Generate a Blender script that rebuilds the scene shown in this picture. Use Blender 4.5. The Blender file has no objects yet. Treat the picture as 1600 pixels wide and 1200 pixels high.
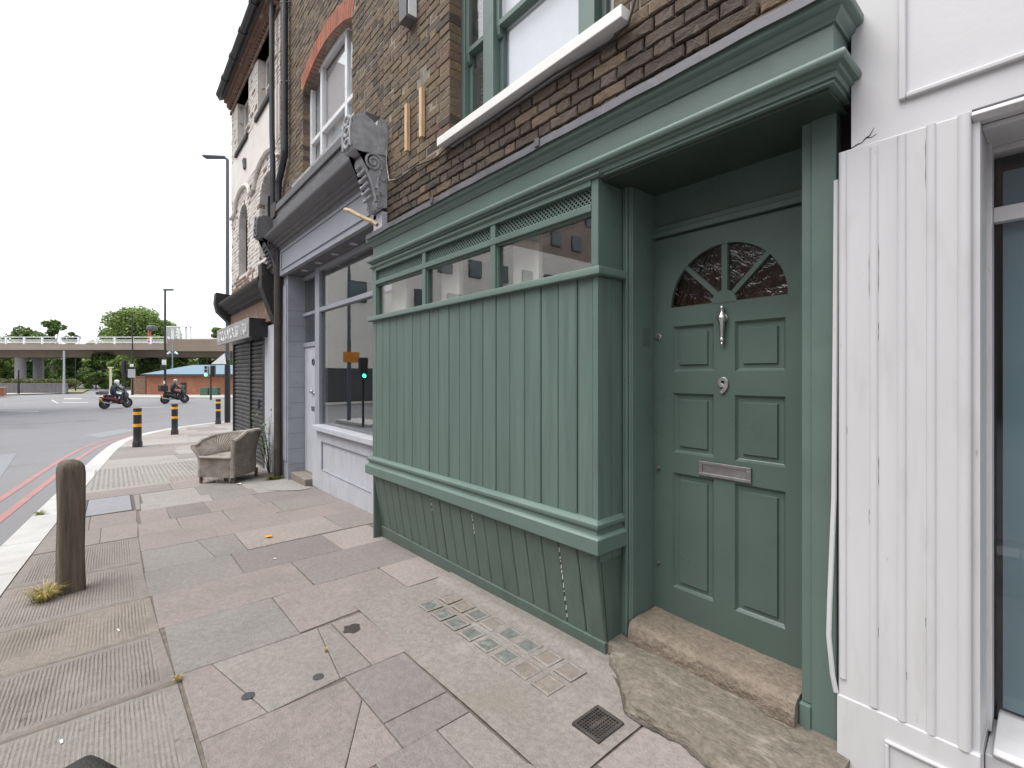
import bpy, bmesh, math, random
import numpy as np
from mathutils import Vector, Matrix
random.seed(7); rng = np.random.default_rng(7)
PI = math.pi; R = math.radians
scene = bpy.context.scene
COL = scene.collection

# ------------------------------------------------------------------ camera
YAW = math.atan(622 / 735.0); CC, SS = math.cos(YAW), math.sin(YAW)
cam_d = bpy.data.cameras.new('camera'); cam = bpy.data.objects.new('camera', cam_d); COL.objects.link(cam)
cam.location = (0, 0, 1.45)
cam.rotation_euler = (PI / 2, 0, math.atan2(CC, SS))
cam_d.sensor_width = 36; cam_d.lens = 36 * 735 / 1600.0
cam_d.shift_y = -(600 - 585) / 1600.0
cam_d.clip_start = 0.02; cam_d.clip_end = 3000
scene.camera = cam

# ------------------------------------------------------------------ sky, sun, exposure
SUN_EL, SUN_AZ = R(64), R(196)       # azimuth measured clockwise from +y
w = bpy.data.worlds.new('World'); scene.world = w; w.use_nodes = True
nt = w.node_tree; nt.nodes.clear()
sky = nt.nodes.new('ShaderNodeTexSky'); sky.sky_type = 'NISHITA'; sky.sun_disc = False
sky.sun_elevation = SUN_EL; sky.sun_rotation = SUN_AZ; sky.dust_density = 4; sky.air_density = 1.0
cloud = nt.nodes.new('ShaderNodeMixRGB'); cloud.inputs[0].default_value = 0.86
cloud.inputs[2].default_value = (9.6, 9.85, 10.2, 1)      # even overcast cloud layer
bg = nt.nodes.new('ShaderNodeBackground'); bg.inputs[1].default_value = 0.06
wo = nt.nodes.new('ShaderNodeOutputWorld')
nt.links.new(sky.outputs[0], cloud.inputs[1]); nt.links.new(cloud.outputs[0], bg.inputs[0]); nt.links.new(bg.outputs[0], wo.inputs[0])
sd = bpy.data.lights.new('sun', 'SUN'); sd.energy = 1.5; sd.angle = R(50); sd.color = (1, .97, .93)
sun = bpy.data.objects.new('sun', sd); COL.objects.link(sun)
sv = Vector((math.sin(SUN_AZ) * math.cos(SUN_EL), math.cos(SUN_AZ) * math.cos(SUN_EL), math.sin(SUN_EL)))
sun.rotation_euler = sv.to_track_quat('Z', 'Y').to_euler(); sun.location = (-10, -10, 30)
scene.view_settings.view_transform = 'Standard'; scene.view_settings.look = 'None'
scene.view_settings.gamma = 1; scene.view_settings.use_curve_mapping = False
scene.view_settings.exposure = 1.36
scene.render.engine = 'CYCLES'
scene.cycles.max_bounces = 6; scene.cycles.diffuse_bounces = 3; scene.cycles.transparent_max_bounces = 12
scene.cycles.caustics_reflective = False; scene.cycles.caustics_refractive = False

# ------------------------------------------------------------------ helpers
def ray(px):
    u = (px - 800) / 735.0
    return (-CC + u * SS, SS + u * CC)
def W(px, t):                       # plan point at photograph column px and depth t
    d = ray(px); return (d[0] * t, d[1] * t)
def gz(x):                          # pavement level: street falls away to the junction
    x = np.asarray(x, float)
    return np.where(x > -18, .045 + .03 * x, -.495 - .07 * (1 - np.exp((np.minimum(x, -18) + 18) * .43)))
def g(x): return float(gz(x))
ROAD_DROP = .10

class MB:
    def __init__(s): s.v = []; s.f = []; s.m = []; s.mi = 0
    def add(s, vs, fs, mi=None):
        o = len(s.v); s.v += [tuple(p) for p in vs]
        s.f += [tuple(i + o for i in q) for q in fs]; s.m += [s.mi if mi is None else mi] * len(fs)
        return s
    def box(s, x0, x1, y0, y1, z0, z1, mi=None):
        return s.add([(x0,y0,z0),(x1,y0,z0),(x1,y1,z0),(x0,y1,z0),(x0,y0,z1),(x1,y0,z1),(x1,y1,z1),(x0,y1,z1)],
                     [(0,3,2,1),(4,5,6,7),(0,1,5,4),(1,2,6,5),(2,3,7,6),(3,0,4,7)], mi)
    def prism(s, poly, a, b, axis='x', mi=None):     # polygon in the two other axes, extruded a..b
        n = len(poly)
        def P(p, t):
            return (t, p[0], p[1]) if axis == 'x' else ((p[0], t, p[1]) if axis == 'y' else (p[0], p[1], t))
        vs = [P(p, a) for p in poly] + [P(p, b) for p in poly]
        fs = [tuple(range(n)), tuple(range(2*n-1, n-1, -1))] + [(i, i+n, (i+1) % n + n, (i+1) % n) for i in range(n)]
        return s.add(vs, fs, mi)
    def sweep(s, prof, path, mi=None, zf=None, cap=True):   # prof (out, z); path (x, y); out = right of travel
        n = len(path); m = len(prof); vs = []
        for i, p in enumerate(path):
            p = Vector(p)
            d1 = (p - Vector(path[i-1])).normalized() if i > 0 else None
            d2 = (Vector(path[i+1]) - p).normalized() if i < n-1 else None
            if d1 is None: d1 = d2
            if d2 is None: d2 = d1
            n1 = Vector((d1.y, -d1.x)); n2 = Vector((d2.y, -d2.x))
            k = n1 + n2; k = k / (1 + n1.dot(n2))
            for o, z in prof:
                x, y = p.x + k.x * o, p.y + k.y * o
                vs.append((x, y, z + (zf(x, y) if zf else 0)))
        fs = []
        for i in range(n-1):
            for j in range(m):
                a, b = i*m + j, i*m + (j+1) % m
                fs.append((a, b, b+m, a+m))
        if cap: fs += [tuple(range(m))[::-1], tuple((n-1)*m + j for j in range(m))]
        return s.add(vs, fs, mi)
    def tube(s, pts, r, n=8, mi=None, cap=True):
        pts = [Vector(p) for p in pts]; rs = r if isinstance(r, (list, tuple)) else [r] * len(pts)
        vs = []; up = None
        for i, p in enumerate(pts):
            t = (pts[min(i+1, len(pts)-1)] - pts[max(i-1, 0)]).normalized()
            if up is None:
                up = Vector((0,0,1)) if abs(t.z) < .9 else Vector((1,0,0))
            a = t.cross(up); a.normalize(); b = a.cross(t); up = b
            for k in range(n):
                q = 2*PI*k/n; vs.append(p + (a*math.cos(q) + b*math.sin(q)) * rs[i])
        fs = [(i*n+k, i*n+(k+1) % n, (i+1)*n+(k+1) % n, (i+1)*n+k) for i in range(len(pts)-1) for k in range(n)]
        if cap: fs += [tuple(range(n))[::-1], tuple((len(pts)-1)*n+k for k in range(n))]
        return s.add(vs, fs, mi)
    def lathe(s, prof, c=(0,0,0), axis='z', n=16, mi=None, close=False):  # prof (r, h)
        vs = []
        for r_, h in prof:
            for k in range(n):
                q = 2*PI*k/n; a, b = r_*math.cos(q), r_*math.sin(q)
                v = (a, b, h) if axis == 'z' else ((h, a, b) if axis == 'x' else (b, h, a))
                vs.append((v[0]+c[0], v[1]+c[1], v[2]+c[2]))
        m = len(prof)
        fs = [(i*n+k, i*n+(k+1) % n, (i+1)*n+(k+1) % n, (i+1)*n+k) for i in range(m-1) for k in range(n)]
        if close: fs += [((m-1)*n+k, (m-1)*n+(k+1) % n, (k+1) % n, k) for k in range(n)]
        else: fs += [tuple(range(n))[::-1], tuple((m-1)*n+k for k in range(n))]
        return s.add(vs, fs, mi)
    def grid(s, nx, ny, fn, mi=None):
        vs = [fn(i/(nx-1), j/(ny-1)) for j in range(ny) for i in range(nx)]
        fs = [(j*nx+i, j*nx+i+1, (j+1)*nx+i+1, (j+1)*nx+i) for j in range(ny-1) for i in range(nx-1)]
        return s.add(vs, fs, mi)
    def xf(s, M):
        s.v = [tuple(M @ Vector(p)) for p in s.v]; return s
    def build(s, name, mats, parent=None, bevel=0, smooth=False, seg=2, fix=True, loc=None):
        org = Vector(ORG.get(parent.name, (0,0,0))) if parent else Vector((0,0,0))
        if loc is not None and parent is None: org = Vector(loc)
        me = bpy.data.meshes.new(name)
        me.from_pydata([(p[0]-org.x, p[1]-org.y, p[2]-org.z) for p in s.v], [], s.f)
        if not isinstance(mats, (list, tuple)): mats = [mats]
        for k in mats: me.materials.append(k)
        if len(mats) > 1: me.polygons.foreach_set('material_index', s.m)
        if fix:
            b = bmesh.new(); b.from_mesh(me); bmesh.ops.recalc_face_normals(b, faces=b.faces[:]); b.to_mesh(me); b.free()
        if smooth:
            me.polygons.foreach_set('use_smooth', [True] * len(me.polygons))
            try: me.set_sharp_from_angle(angle=R(38))
            except Exception: pass
        o = bpy.data.objects.new(name, me); COL.objects.link(o)
        if parent: o.parent = parent; ORG[o.name] = tuple(org)
        else: o.location = org; ORG[o.name] = tuple(org)
        if bevel:
            md = o.modifiers.new('bevel', 'BEVEL'); md.width = bevel; md.segments = seg; md.limit_method = 'ANGLE'; md.angle_limit = R(40)
        return o
ORG = {}
def tag(o, label=None, cat=None, group=None, kind=None):
    if label: o['label'] = label
    if cat: o['category'] = cat
    if group: o['group'] = group
    if kind: o['kind'] = kind
    return o
def thing(name, label, cat, loc=(0,0,0), group=None, rz=0):
    o = bpy.data.objects.new(name, None); COL.objects.link(o); o.location = loc; o.rotation_euler = (0,0,rz)
    o.empty_display_size = .1
    ORG[o.name] = tuple(loc) if rz == 0 else (0,0,0)
    return tag(o, label, cat, group)
def copy_tree(o, parent=None):
    c = o.copy(); COL.objects.link(c); c.parent = parent
    for ch in list(o.children): copy_tree(ch, c)
    return c
def inst(mesh, name, parent, loc, rot=None):
    o = bpy.data.objects.new(name, mesh); COL.objects.link(o); o.parent = parent
    org = ORG.get(parent.name, (0,0,0)); o.location = (loc[0]-org[0], loc[1]-org[1], loc[2]-org[2])
    if rot: o.rotation_euler = rot
    return o

# ------------------------------------------------------------------ materials
def nodes(name):
    m = bpy.data.materials.new(name); m.use_nodes = True; t = m.node_tree; t.nodes.clear()
    out = t.nodes.new('ShaderNodeOutputMaterial')
    return m, t, out
def nn(t, typ, ins=None, **attrs):
    n = t.nodes.new(typ)
    for k, v in attrs.items(): setattr(n, k, v)
    for k, v in (ins or {}).items():
        if hasattr(v, 'is_output') or isinstance(v, bpy.types.NodeSocket): t.links.new(v, n.inputs[k])
        else: n.inputs[k].default_value = v
    return n
def c4(c): return (c[0], c[1], c[2], 1)
def ramp(t, fac, stops):
    n = t.nodes.new('ShaderNodeValToRGB'); e = n.color_ramp.elements
    while len(e) < len(stops): e.new(.5)
    for k, (p, c) in zip(e, stops): k.position = p; k.color = c4(c) if not isinstance(c, (int, float)) else (c, c, c, 1)
    t.links.new(fac, n.inputs[0]); return n.outputs[0]
def noise(t, vec, scale, detail=4, rough=.55, dist=0):
    return nn(t, 'ShaderNodeTexNoise', {'Vector': vec, 'Scale': scale, 'Detail': detail, 'Roughness': rough, 'Distortion': dist}).outputs[0]
def mix(t, f, a, b, mode='MIX'):
    return nn(t, 'ShaderNodeMixRGB', {0: f, 1: a if not isinstance(a, tuple) else c4(a), 2: b if not isinstance(b, tuple) else c4(b)}, blend_type=mode).outputs[0]
def mat(name, col, rough=.6, var=.12, scale=6, bump=.0, bscale=80, metal=0, stains=(), stretch=None, spec=.5, fine=0, rvar=.1, obj_rand=0, mid=0):
    """base colour with broad and fine variation; stains = [(colour, scale, lo, hi, amount)]"""
    m, t, out = nodes(name)
    pos = nn(t, 'ShaderNodeNewGeometry').outputs['Position']
    vec = pos
    if stretch:
        vec = nn(t, 'ShaderNodeMapping', {'Vector': pos, 'Scale': stretch}).outputs[0]
    n1 = noise(t, vec, scale, 3)
    hi = tuple(min(1, c*(1+var)) for c in col); lo = tuple(c*(1-var) for c in col)
    base = ramp(t, n1, [(.3, lo), (.7, hi)])
    if fine:
        f = noise(t, pos, 220, 2, .7)
        base = mix(t, fine, base, ramp(t, f, [(.3, tuple(c*.45 for c in col)), (.7, tuple(min(1, c*1.5) for c in col))]))
    if mid:
        f2 = noise(t, pos, 34, 3, .75)
        base = mix(t, mid, base, ramp(t, f2, [(.36, tuple(c*.55 for c in col)), (.64, tuple(min(1, c*1.35) for c in col))]))
    if obj_rand:
        r_ = nn(t, 'ShaderNodeObjectInfo').outputs['Random']
        base = mix(t, 1.0, base, ramp(t, r_, [(0, 1-obj_rand), (1, 1.0)]), 'MULTIPLY')
    for c, sc, a, b, am in stains:
        k = noise(t, vec, sc, 4, .6)
        kk = nn(t, 'ShaderNodeMath', {0: ramp(t, k, [(a, 0.0), (b, 1.0)]), 1: am}, operation='MULTIPLY').outputs[0]
        base = mix(t, kk, base, c)
    p = nn(t, 'ShaderNodeBsdfPrincipled', {'Base Color': base, 'Metallic': metal})
    p.inputs['Specular IOR Level'].default_value = spec
    rr = ramp(t, n1, [(.3, max(0, rough-rvar)), (.7, min(1, rough+rvar))]); t.links.new(rr, p.inputs['Roughness'])
    if bump:
        b1 = noise(t, vec, bscale, 3, .6)
        bn = nn(t, 'ShaderNodeBump', {'Height': b1, 'Strength': bump, 'Distance': .01})
        t.links.new(bn.outputs[0], p.inputs['Normal'])
    t.links.new(p.outputs[0], out.inputs[0])
    return m
def glass(name, tint=(.9,.93,.92), f0=.08, rough=0.0, bump=0, bscale=30):
    m, t, out = nodes(name)
    nrm = None
    lw = nn(t, 'ShaderNodeLayerWeight', {'Blend': .5}); p5 = nn(t, 'ShaderNodeMath', {0: lw.outputs['Facing'], 1: 5.0}, operation='POWER')
    fr = nn(t, 'ShaderNodeMath', {0: p5.outputs[0], 1: 1-f0, 2: f0}, operation='MULTIPLY_ADD')     # Schlick, same from both sides
    tr = nn(t, 'ShaderNodeBsdfTransparent', {'Color': c4(tint)})
    gl = nn(t, 'ShaderNodeBsdfGlossy', {'Roughness': rough, 'Color': (1,1,1,1)})
    if bump:
        pos = nn(t, 'ShaderNodeNewGeometry').outputs['Position']
        b = nn(t, 'ShaderNodeBump', {'Height': noise(t, pos, bscale, 3, .6, 1.2), 'Strength': bump, 'Distance': .02})
        t.links.new(b.outputs[0], gl.inputs['Normal']); t.links.new(b.outputs[0], lw.inputs['Normal'])
    mx = nn(t, 'ShaderNodeMixShader', {0: fr.outputs[0], 1: tr.outputs[0], 2: gl.outputs[0]})
    t.links.new(mx.outputs[0], out.inputs[0]); return m
def emit(name, col, s):
    m, t, out = nodes(name)
    e = nn(t, 'ShaderNodeEmission', {'Color': c4(col), 'Strength': s}); t.links.new(e.outputs[0], out.inputs[0]); return m
def leafmat(name, lo, hi):
    m, t, out = nodes(name)
    rnd = nn(t, 'ShaderNodeNewGeometry').outputs['Random Per Island']
    c = ramp(t, rnd, [(0, lo), (.75, hi), (1, tuple(min(1, k*1.35) for k in hi))])
    d = nn(t, 'ShaderNodeBsdfPrincipled', {'Base Color': c, 'Roughness': .5})
    tr = nn(t, 'ShaderNodeBsdfTranslucent', {'Color': c})
    mx = nn(t, 'ShaderNodeMixShader', {0: .35, 1: d.outputs[0], 2: tr.outputs[0]})
    t.links.new(mx.outputs[0], out.inputs[0]); return m

GREEN = (.112, .165, .146)
M = {}
M['green'] = mat('sage_paint', GREEN, .42, .06, 3, .06, 90, stains=[((.06,.09,.075), 5, .53, .80, .40), ((.20,.26,.235), 30, .69, .77, .30), ((.05,.06,.05), 24, .73, .77, .45)])
M['green_board'] = mat('sage_board_paint', GREEN, .45, .10, 4, .22, 60, stretch=(6, 6, .4), stains=[((.06,.088,.073), 3, .52, .85, .45), ((.20,.26,.235), 22, .70, .76, .35), ((.05,.06,.05), 30, .73, .77, .5)], obj_rand=.10)
M['green_worn'] = mat('sage_worn_paint', (.098,.140,.118), .55, .14, 5, .18, 60, stretch=(4, 4, .8), obj_rand=.10,
                      stains=[((.075,.085,.065), 4, .55, .78, .5), ((.36,.40,.37), 14, .70, .76, .35)])
M['green_shaded'] = mat('sage_shaded_paint', (.084,.125,.109), .36, .08, 3, .07, 70, stains=[((.058,.085,.07), 6, .56, .8, .4), ((.15,.20,.18), 34, .72, .78, .3)])  # same sage paint as the fascia, doorway shade put into its base colour
M['green_soffit'] = mat('shaded_green_soffit', (.036,.055,.045), .6, .15, 4, .1, 60)  # darkness of the recess painted into the soffit green
M['lead'] = mat('lead_sheet', (.115,.115,.128), .55, .25, 7, .15, 25, metal=.25, stains=[((.24,.25,.26), 12, .62, .78, .5), ((.06,.06,.065), 5, .6, .75, .5)])
M['white_sill'] = mat('white_sill_paint', (.80,.80,.78), .5, .04, 5, .05, 60, stains=[((.45,.43,.40), 9, .68, .8, .4)])
M['white_old'] = mat('white_old_paint', (.58,.58,.597), .45, .03, 3, .04, 50, stretch=(3,3,.6),
                     stains=[((.42,.41,.40), 4, .54, .8, .50), ((.13,.11,.09), 17, .79, .80, .9), ((.33,.29,.24), 9, .70, .75, .7)])
M['white_clean'] = mat('white_fascia_paint', (.60,.60,.617), .45, .04, 2, .05, 40, stains=[((.48,.47,.46), 3, .55, .8, .4), ((.20,.18,.15), 15, .755, .775, .8)])
M['upvc'] = mat('white_plastic', (.78,.79,.80), .35, .03)
M['grey_paint'] = mat('blue_grey_paint', (.30,.315,.355), .5, .08, 4, .08, 60, stains=[((.17,.175,.19), 5, .58, .8, .5), ((.42,.43,.46), 7, .66, .8, .4)])
M['grey_light'] = mat('pale_grey_paint', (.46,.475,.52), .5, .08, 4, .10, 60, stretch=(3,3,.8), stains=[((.28,.28,.30), 6, .57, .8, .5), ((.16,.15,.14), 11, .70, .78, .6)])
M['grey_dark'] = mat('dark_grey_paint', (.115,.115,.122), .55, .15, 6, .12, 40, stains=[((.20,.19,.165), 6, .6, .75, .5), ((.05,.05,.05), 9, .6, .75, .5)])
M['carved'] = mat('weathered_carved_stone', (.32,.325,.345), .65, .25, 12, .25, 60, stains=[((.42,.43,.45), 16, .56, .70, .6), ((.15,.135,.075), 5, .60, .72, .6), ((.06,.06,.06), 20, .62, .74, .6)])
M['black'] = mat('black_paint', (.018,.018,.020), .45, .2, 6, .05, 60)
M['black_iron'] = mat('painted_iron_pipe', (.030,.033,.038), .40, .25, 4, .08, 60)
M['rust_pipe'] = mat('rusty_pipe', (.045,.038,.034), .6, .3, 6, .2, 60, stains=[((.13,.065,.035), 5, .58, .75, .6)])
M['shutter'] = mat('shutter_metal', (.050,.048,.050), .5, .2, 4, .05, 50, metal=.2, stains=[((.10,.095,.09), 5, .6, .8, .5)])
M['mortar'] = mat('mortar', (.30,.262,.218), .9, .25, 14, .35, 120, stains=[((.09,.08,.07), 5, .5, .7, .7)])
M['mortar_dark'] = mat('sooty_mortar', (.115,.098,.082), .9, .3, 14, .4, 120, stains=[((.03,.027,.024), 4, .45, .65, .8)])
M['steel'] = mat('brushed_steel', (.55,.54,.53), .32, .15, 20, .05, 90, metal=1)
M['steel_dull'] = mat('dull_steel', (.32,.31,.31), .42, .2, 18, .1, 90, metal=.9)
M['gum'] = mat('old_gum', (.055,.055,.058), .9, .3, 60)
M['rubber'] = mat('black_rubber', (.012,.012,.013), .6)
M['timber_new'] = mat('raw_pine', (.62,.42,.26), .6, .15, 10, .08, 60, stretch=(3,3,.6))
M['timber_old'] = mat('weathered_oak', (.115,.090,.068), .8, .35, 9, .6, 70, stretch=(5,5,.35), stains=[((.20,.175,.145), 5, .52, .72, .6), ((.035,.028,.022), 12, .58, .70, .7)])
M['timber_dark'] = mat('wet_dark_oak', (.022,.021,.019), .6, .3, 9, .4, 70, stretch=(5,5,.6), stains=[((.06,.07,.03), 9, .62, .75, .5)])
M['stick'] = mat('bare_stick', (.40,.29,.19), .7, .3, 12, .3, 60)
M['wicker'] = mat('grey_wicker', (.31,.275,.24), .75, .25, 9, .4, 160, stains=[((.14,.105,.075), 5, .52, .72, .6), ((.40,.355,.30), 11, .62, .76, .5)])
M['wicker2'] = mat('grey_wicker_shade', (.20,.168,.138), .8, .25, 9, .3, 160, stains=[((.30,.26,.215), 11, .62, .76, .5)])
M['wicker_dark'] = mat('dark_wicker_legs', (.10,.07,.05), .7)
M['sand'] = mat('worn_sandstone', (.212,.172,.136), .8, .22, 9, .9, 60, fine=.45, mid=.45, stains=[((.42,.37,.31), 6, .60, .74, .5), ((.13,.10,.08), 5, .55, .72, .55), ((.36,.35,.33), 14, .72, .76, .8)])
M['rough_stone'] = mat('rough_york_stone', (.172,.148,.120), .85, .35, 7, 1.0, 26, stretch=(1.2,3.0,5), fine=.36, mid=.42, stains=[((.36,.33,.28), 5, .55, .70, .6), ((.10,.09,.075), 7, .55, .70, .6), ((.12,.125,.06), 4, .64, .74, .4)])
GUM = [((.045,.043,.042), 7, .735, .745, .75)]
def slabmat(n, c, dirt=.32): return mat(n, c, .82, .10, 3, .5, 110, fine=.34, obj_rand=.12, mid=.30,
    stains=[(tuple(k*.55 for k in c), 2.2, .52, .76, dirt), (tuple(min(1, k*1.35) for k in c), 3.7, .58, .80, .4)] + [(tuple(k*.28 for k in c), 11, .70, .735, .55)])
M['slab_P'] = slabmat('pink_slab', (.248,.213,.200)); M['slab_G'] = slabmat('grey_slab', (.234,.213,.198)); M['slab_B'] = slabmat('blue_grey_slab', (.226,.211,.198))
M['slab_D'] = slabmat('dark_slab', (.205,.183,.174)); M['slab_L'] = slabmat('light_slab', (.285,.248,.229)); M['slab_W'] = slabmat('pale_slab', (.305,.288,.268))
M['slab_R'] = slabmat('ribbed_pink_slab', (.228,.200,.184), .7); M['slab_T'] = slabmat('ribbed_grey_slab', (.228,.212,.194), .6); M['slab_N'] = slabmat('worn_brown_slab', (.222,.192,.166), .8)
M['concrete'] = mat('patched_concrete', (.230,.209,.191), .85, .14, 2.2, .5, 110, fine=.34, mid=.35, stains=[((.20,.165,.13), 2.6, .52, .72, .55), ((.40,.375,.35), 4, .58, .76, .5), ((.09,.085,.08), 8, .70, .735, .6)])
M['joint'] = mat('joint_dirt', (.140,.120,.102), .95, .3, 20, .5, 150, stains=[((.16,.14,.115), 6, .5, .7, .6)])
M['kerb'] = mat('granite_kerb', (.47,.465,.455), .75, .10, 5, .3, 150, fine=.22, obj_rand=.12, stains=[((.30,.28,.26), 3, .55, .78, .5)])
M['asphalt'] = mat('asphalt', (.185,.183,.193), .75, .10, .35, .4, 200, fine=.30, stains=[((.20,.20,.215), .25, .52, .75, .55), ((.09,.09,.10), .6, .55, .75, .5)])
M['asphalt2'] = mat('asphalt_patch', (.215,.22,.24), .7, .10, .8, .3, 200, fine=.25)
M['red_line'] = mat('red_road_paint', (.33,.170,.162), .7, .15, 4, .2, 150, stains=[((.17,.13,.135), 5, .55, .72, .6)])
M['white_line'] = mat('white_road_paint', (.62,.62,.62), .7, .15, 4, stains=[((.2,.2,.21), 4, .55, .75, .6)])
M['iron_cover'] = mat('cast_iron', (.085,.075,.070), .55, .25, 20, .3, 120, metal=.5, stains=[((.16,.10,.07), 12, .56, .72, .5)])
M['iron_grey'] = mat('galvanised_cover', (.25,.25,.27), .5, .2, 15, .2, 120, metal=.4)
M['lens'] = mat('pavement_glass', (.150,.162,.152), .18, .25, 30, .1, 60, stains=[((.33,.36,.34), 18, .55, .7, .5)], spec=.8)
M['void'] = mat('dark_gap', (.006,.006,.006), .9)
M['room'] = mat('room_plaster', (.72,.70,.67), .8, .03)
M['room_floor'] = mat('room_boards', (.30,.22,.15), .6, .2)
M['blind'] = mat('white_blind', (.80,.82,.86), .7, .03, 20)
M['blue_film'] = mat('blue_window_film', (.125,.205,.245), .5, .05, 3)
M['glass'] = glass('window_glass', (.95,.96,.955), .17, 0, .007, 3.0)
M['glass_dark'] = glass('shop_glass', (.86,.89,.88), .16, 0, .006, 2.5)
M['glass_clear'] = glass('clear_glass', (.96,.97,.97), .04)
M['glass_up'] = glass('sky_lit_glass', (.97,.975,.98), .16)
M['glass_rib'] = glass('textured_glass', (.24,.17,.155), .05, .08, .9, 10)
M['red_brick'] = mat('red_arch_brick', (.36,.115,.062), .8, .2, 14, .35, 120, stains=[((.16,.06,.045), 6, .52, .72, .6)], obj_rand=.2)
M['render'] = mat('flaking_white_paint', (.66,.62,.585), .8, .08, 6, .35, 60, stains=[((.30,.21,.155), 5, .62, .68, .8), ((.13,.085,.065), 9, .65, .69, .9), ((.45,.38,.33), 2, .5, .7, .5)])
M['render_smooth'] = mat('cracked_white_render', (.70,.665,.64), .8, .05, 3, .2, 40, stains=[((.36,.28,.22), 4, .70, .74, .8), ((.52,.46,.42), 2, .5, .7, .5)])
M['old_brick'] = mat('bare_old_brick', (.20,.125,.090), .85, .3, 14, .4, 110, stains=[((.52,.47,.43), 8, .60, .66, .6)])
M['dark_timber'] = mat('charred_cornice', (.024,.022,.021), .7, .4, 9, .4, 50, stains=[((.17,.145,.115), 7, .64, .74, .5)])
M['sign_board'] = mat('grey_sign_board', (.28,.28,.29), .6, .15, 6, .1, 60, stains=[((.12,.12,.12), 6, .55, .7, .5)])
M['scribble'] = mat('white_scribble', (.75,.75,.75), .6)
M['yellow'] = mat('yellow_band', (.80,.40,.02), .4, .06)
M['far_concrete'] = mat('flyover_concrete', (.240,.190,.150), .85, .12, .4, 0, stretch=(1,1,.25), stains=[((.14,.115,.10), .8, .52, .75, .6)])
M['far_concrete_top'] = mat('flyover_edge', (.30,.25,.21), .85, .1, .4)
M['column'] = mat('concrete_column', (.36,.34,.355), .8, .1, 1)
M['rail_white'] = mat('white_railing', (.80,.81,.82), .5)
M['hut_brick'] = mat('orange_hut_brick', (.36,.155,.095), .85, .15, 2, .1, 30, stains=[((.24,.10,.065), 1.5, .5, .7, .6)])
M['hut_roof'] = mat('blue_sheet_roof', (.110,.195,.25), .5, .08, 2)
M['hut_edge'] = mat('dark_eaves', (.04,.055,.065), .5)
M['fence'] = mat('grey_fence', (.16,.155,.165), .7, .15, 2)
M['far_pave'] = mat('far_pavement', (.37,.355,.335), .85, .08, 1)
M['grass_far'] = mat('verge_grass', (.20,.19,.09), .9, .2, 2)
M['earth'] = mat('town_ground', (.13,.135,.10), .95, .2, .2)
M['lamp_grey'] = mat('lamp_post_grey', (.090,.105,.120), .4, .1, metal=.3)
M['lamp_black'] = mat('lamp_post_black', (.016,.016,.018), .4)
M['lamp_light'] = mat('galvanised_post', (.42,.44,.46), .5, .1, metal=.3)
M['cream'] = mat('cream_paint', (.66,.62,.50), .6)
M['sign_white'] = mat('white_sign', (.74,.75,.76), .5)
M['sign_grey'] = mat('sign_back', (.30,.31,.33), .5)
M['red_post'] = mat('red_post', (.42,.10,.07), .5)
M['cctv_blue'] = mat('blue_grey_mast', (.20,.29,.36), .5)
M['bin_green'] = mat('green_cabinet', (.055,.12,.085), .5)
M['lamp_green'] = emit('green_signal', (.08, 1, .55), 3.0)
M['jacket'] = mat('dark_jacket', (.022,.032,.055), .7); M['jacket2'] = mat('black_jacket', (.014,.015,.019), .7)
M['helmet'] = mat('white_helmet', (.72,.75,.74), .25); M['helmet2'] = mat('silver_helmet', (.36,.36,.39), .3)
M['bike_black'] = mat('bike_black', (.016,.016,.018), .3); M['bike_red'] = mat('bike_red', (.07,.010,.010), .3)
M['tail_red'] = mat('tail_lens', (.75,.05,.025), .2); M['plate'] = mat('yellow_plate', (.80,.48,.05), .4)
M['box_grey'] = mat('top_box', (.11,.11,.115), .2); M['chrome'] = mat('chrome', (.35,.35,.35), .25, metal=1); M['rimdark'] = mat('dark_rim', (.05,.05,.052), .4)
M['delivery'] = mat('delivery_box', (.020,.018,.020), .7)
M['leafA'] = leafmat('foliage_mid', (.070,.125,.025), (.225,.320,.085)); M['leafB'] = leafmat('foliage_dark', (.042,.082,.020), (.140,.220,.060))
M['leafC'] = leafmat('foliage_dry', (.07,.085,.025), (.19,.20,.075)); M['leafD'] = leafmat('weed_leaf', (.08,.15,.05), (.20,.30,.11))
M['bark'] = mat('bark', (.075,.060,.048), .9, .3)
M['straw'] = leafmat('dry_grass', (.30,.22,.07), (.52,.42,.17)); M['grassgreen'] = leafmat('green_grass', (.12,.18,.04), (.28,.33,.10))
M['leaf_orange'] = mat('orange_leaf', (.62,.27,.05), .6)
M['paper'] = mat('white_litter', (.75,.74,.72), .7)
M['moss'] = leafmat('moss', (.09,.10,.02), (.20,.20,.05))
M['opp_cream'] = mat('opposite_render', (.74,.71,.67), .8, .05, .5); M['opp_brown'] = mat('opposite_brick', (.27,.212,.18), .85, .12, .6)
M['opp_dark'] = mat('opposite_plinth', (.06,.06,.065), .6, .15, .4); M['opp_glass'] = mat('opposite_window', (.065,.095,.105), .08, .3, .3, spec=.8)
M['opp_frame'] = mat('opposite_frame', (.05,.055,.06), .5)
M['orange_sign'] = mat('orange_sign', (.58,.22,.03), .6)
BR = [('brown', (.158,.114,.075)), ('yellow', (.205,.155,.098)), ('tan', (.182,.133,.088)), ('red', (.158,.098,.068)), ('purple', (.128,.096,.080)), ('dark', (.098,.075,.056)), ('sooty', (.072,.056,.044)), ('ochre', (.190,.135,.078))]
BMAT = [mat('stock_brick_' + n, c, .88, .28, 16, .55, 90, fine=.25, mid=.30, obj_rand=.18, stains=[((.045,.038,.033), 9, .56, .76, .6), ((.27,.225,.175), 13, .64, .76, .5)]) for n, c in BR]

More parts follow.
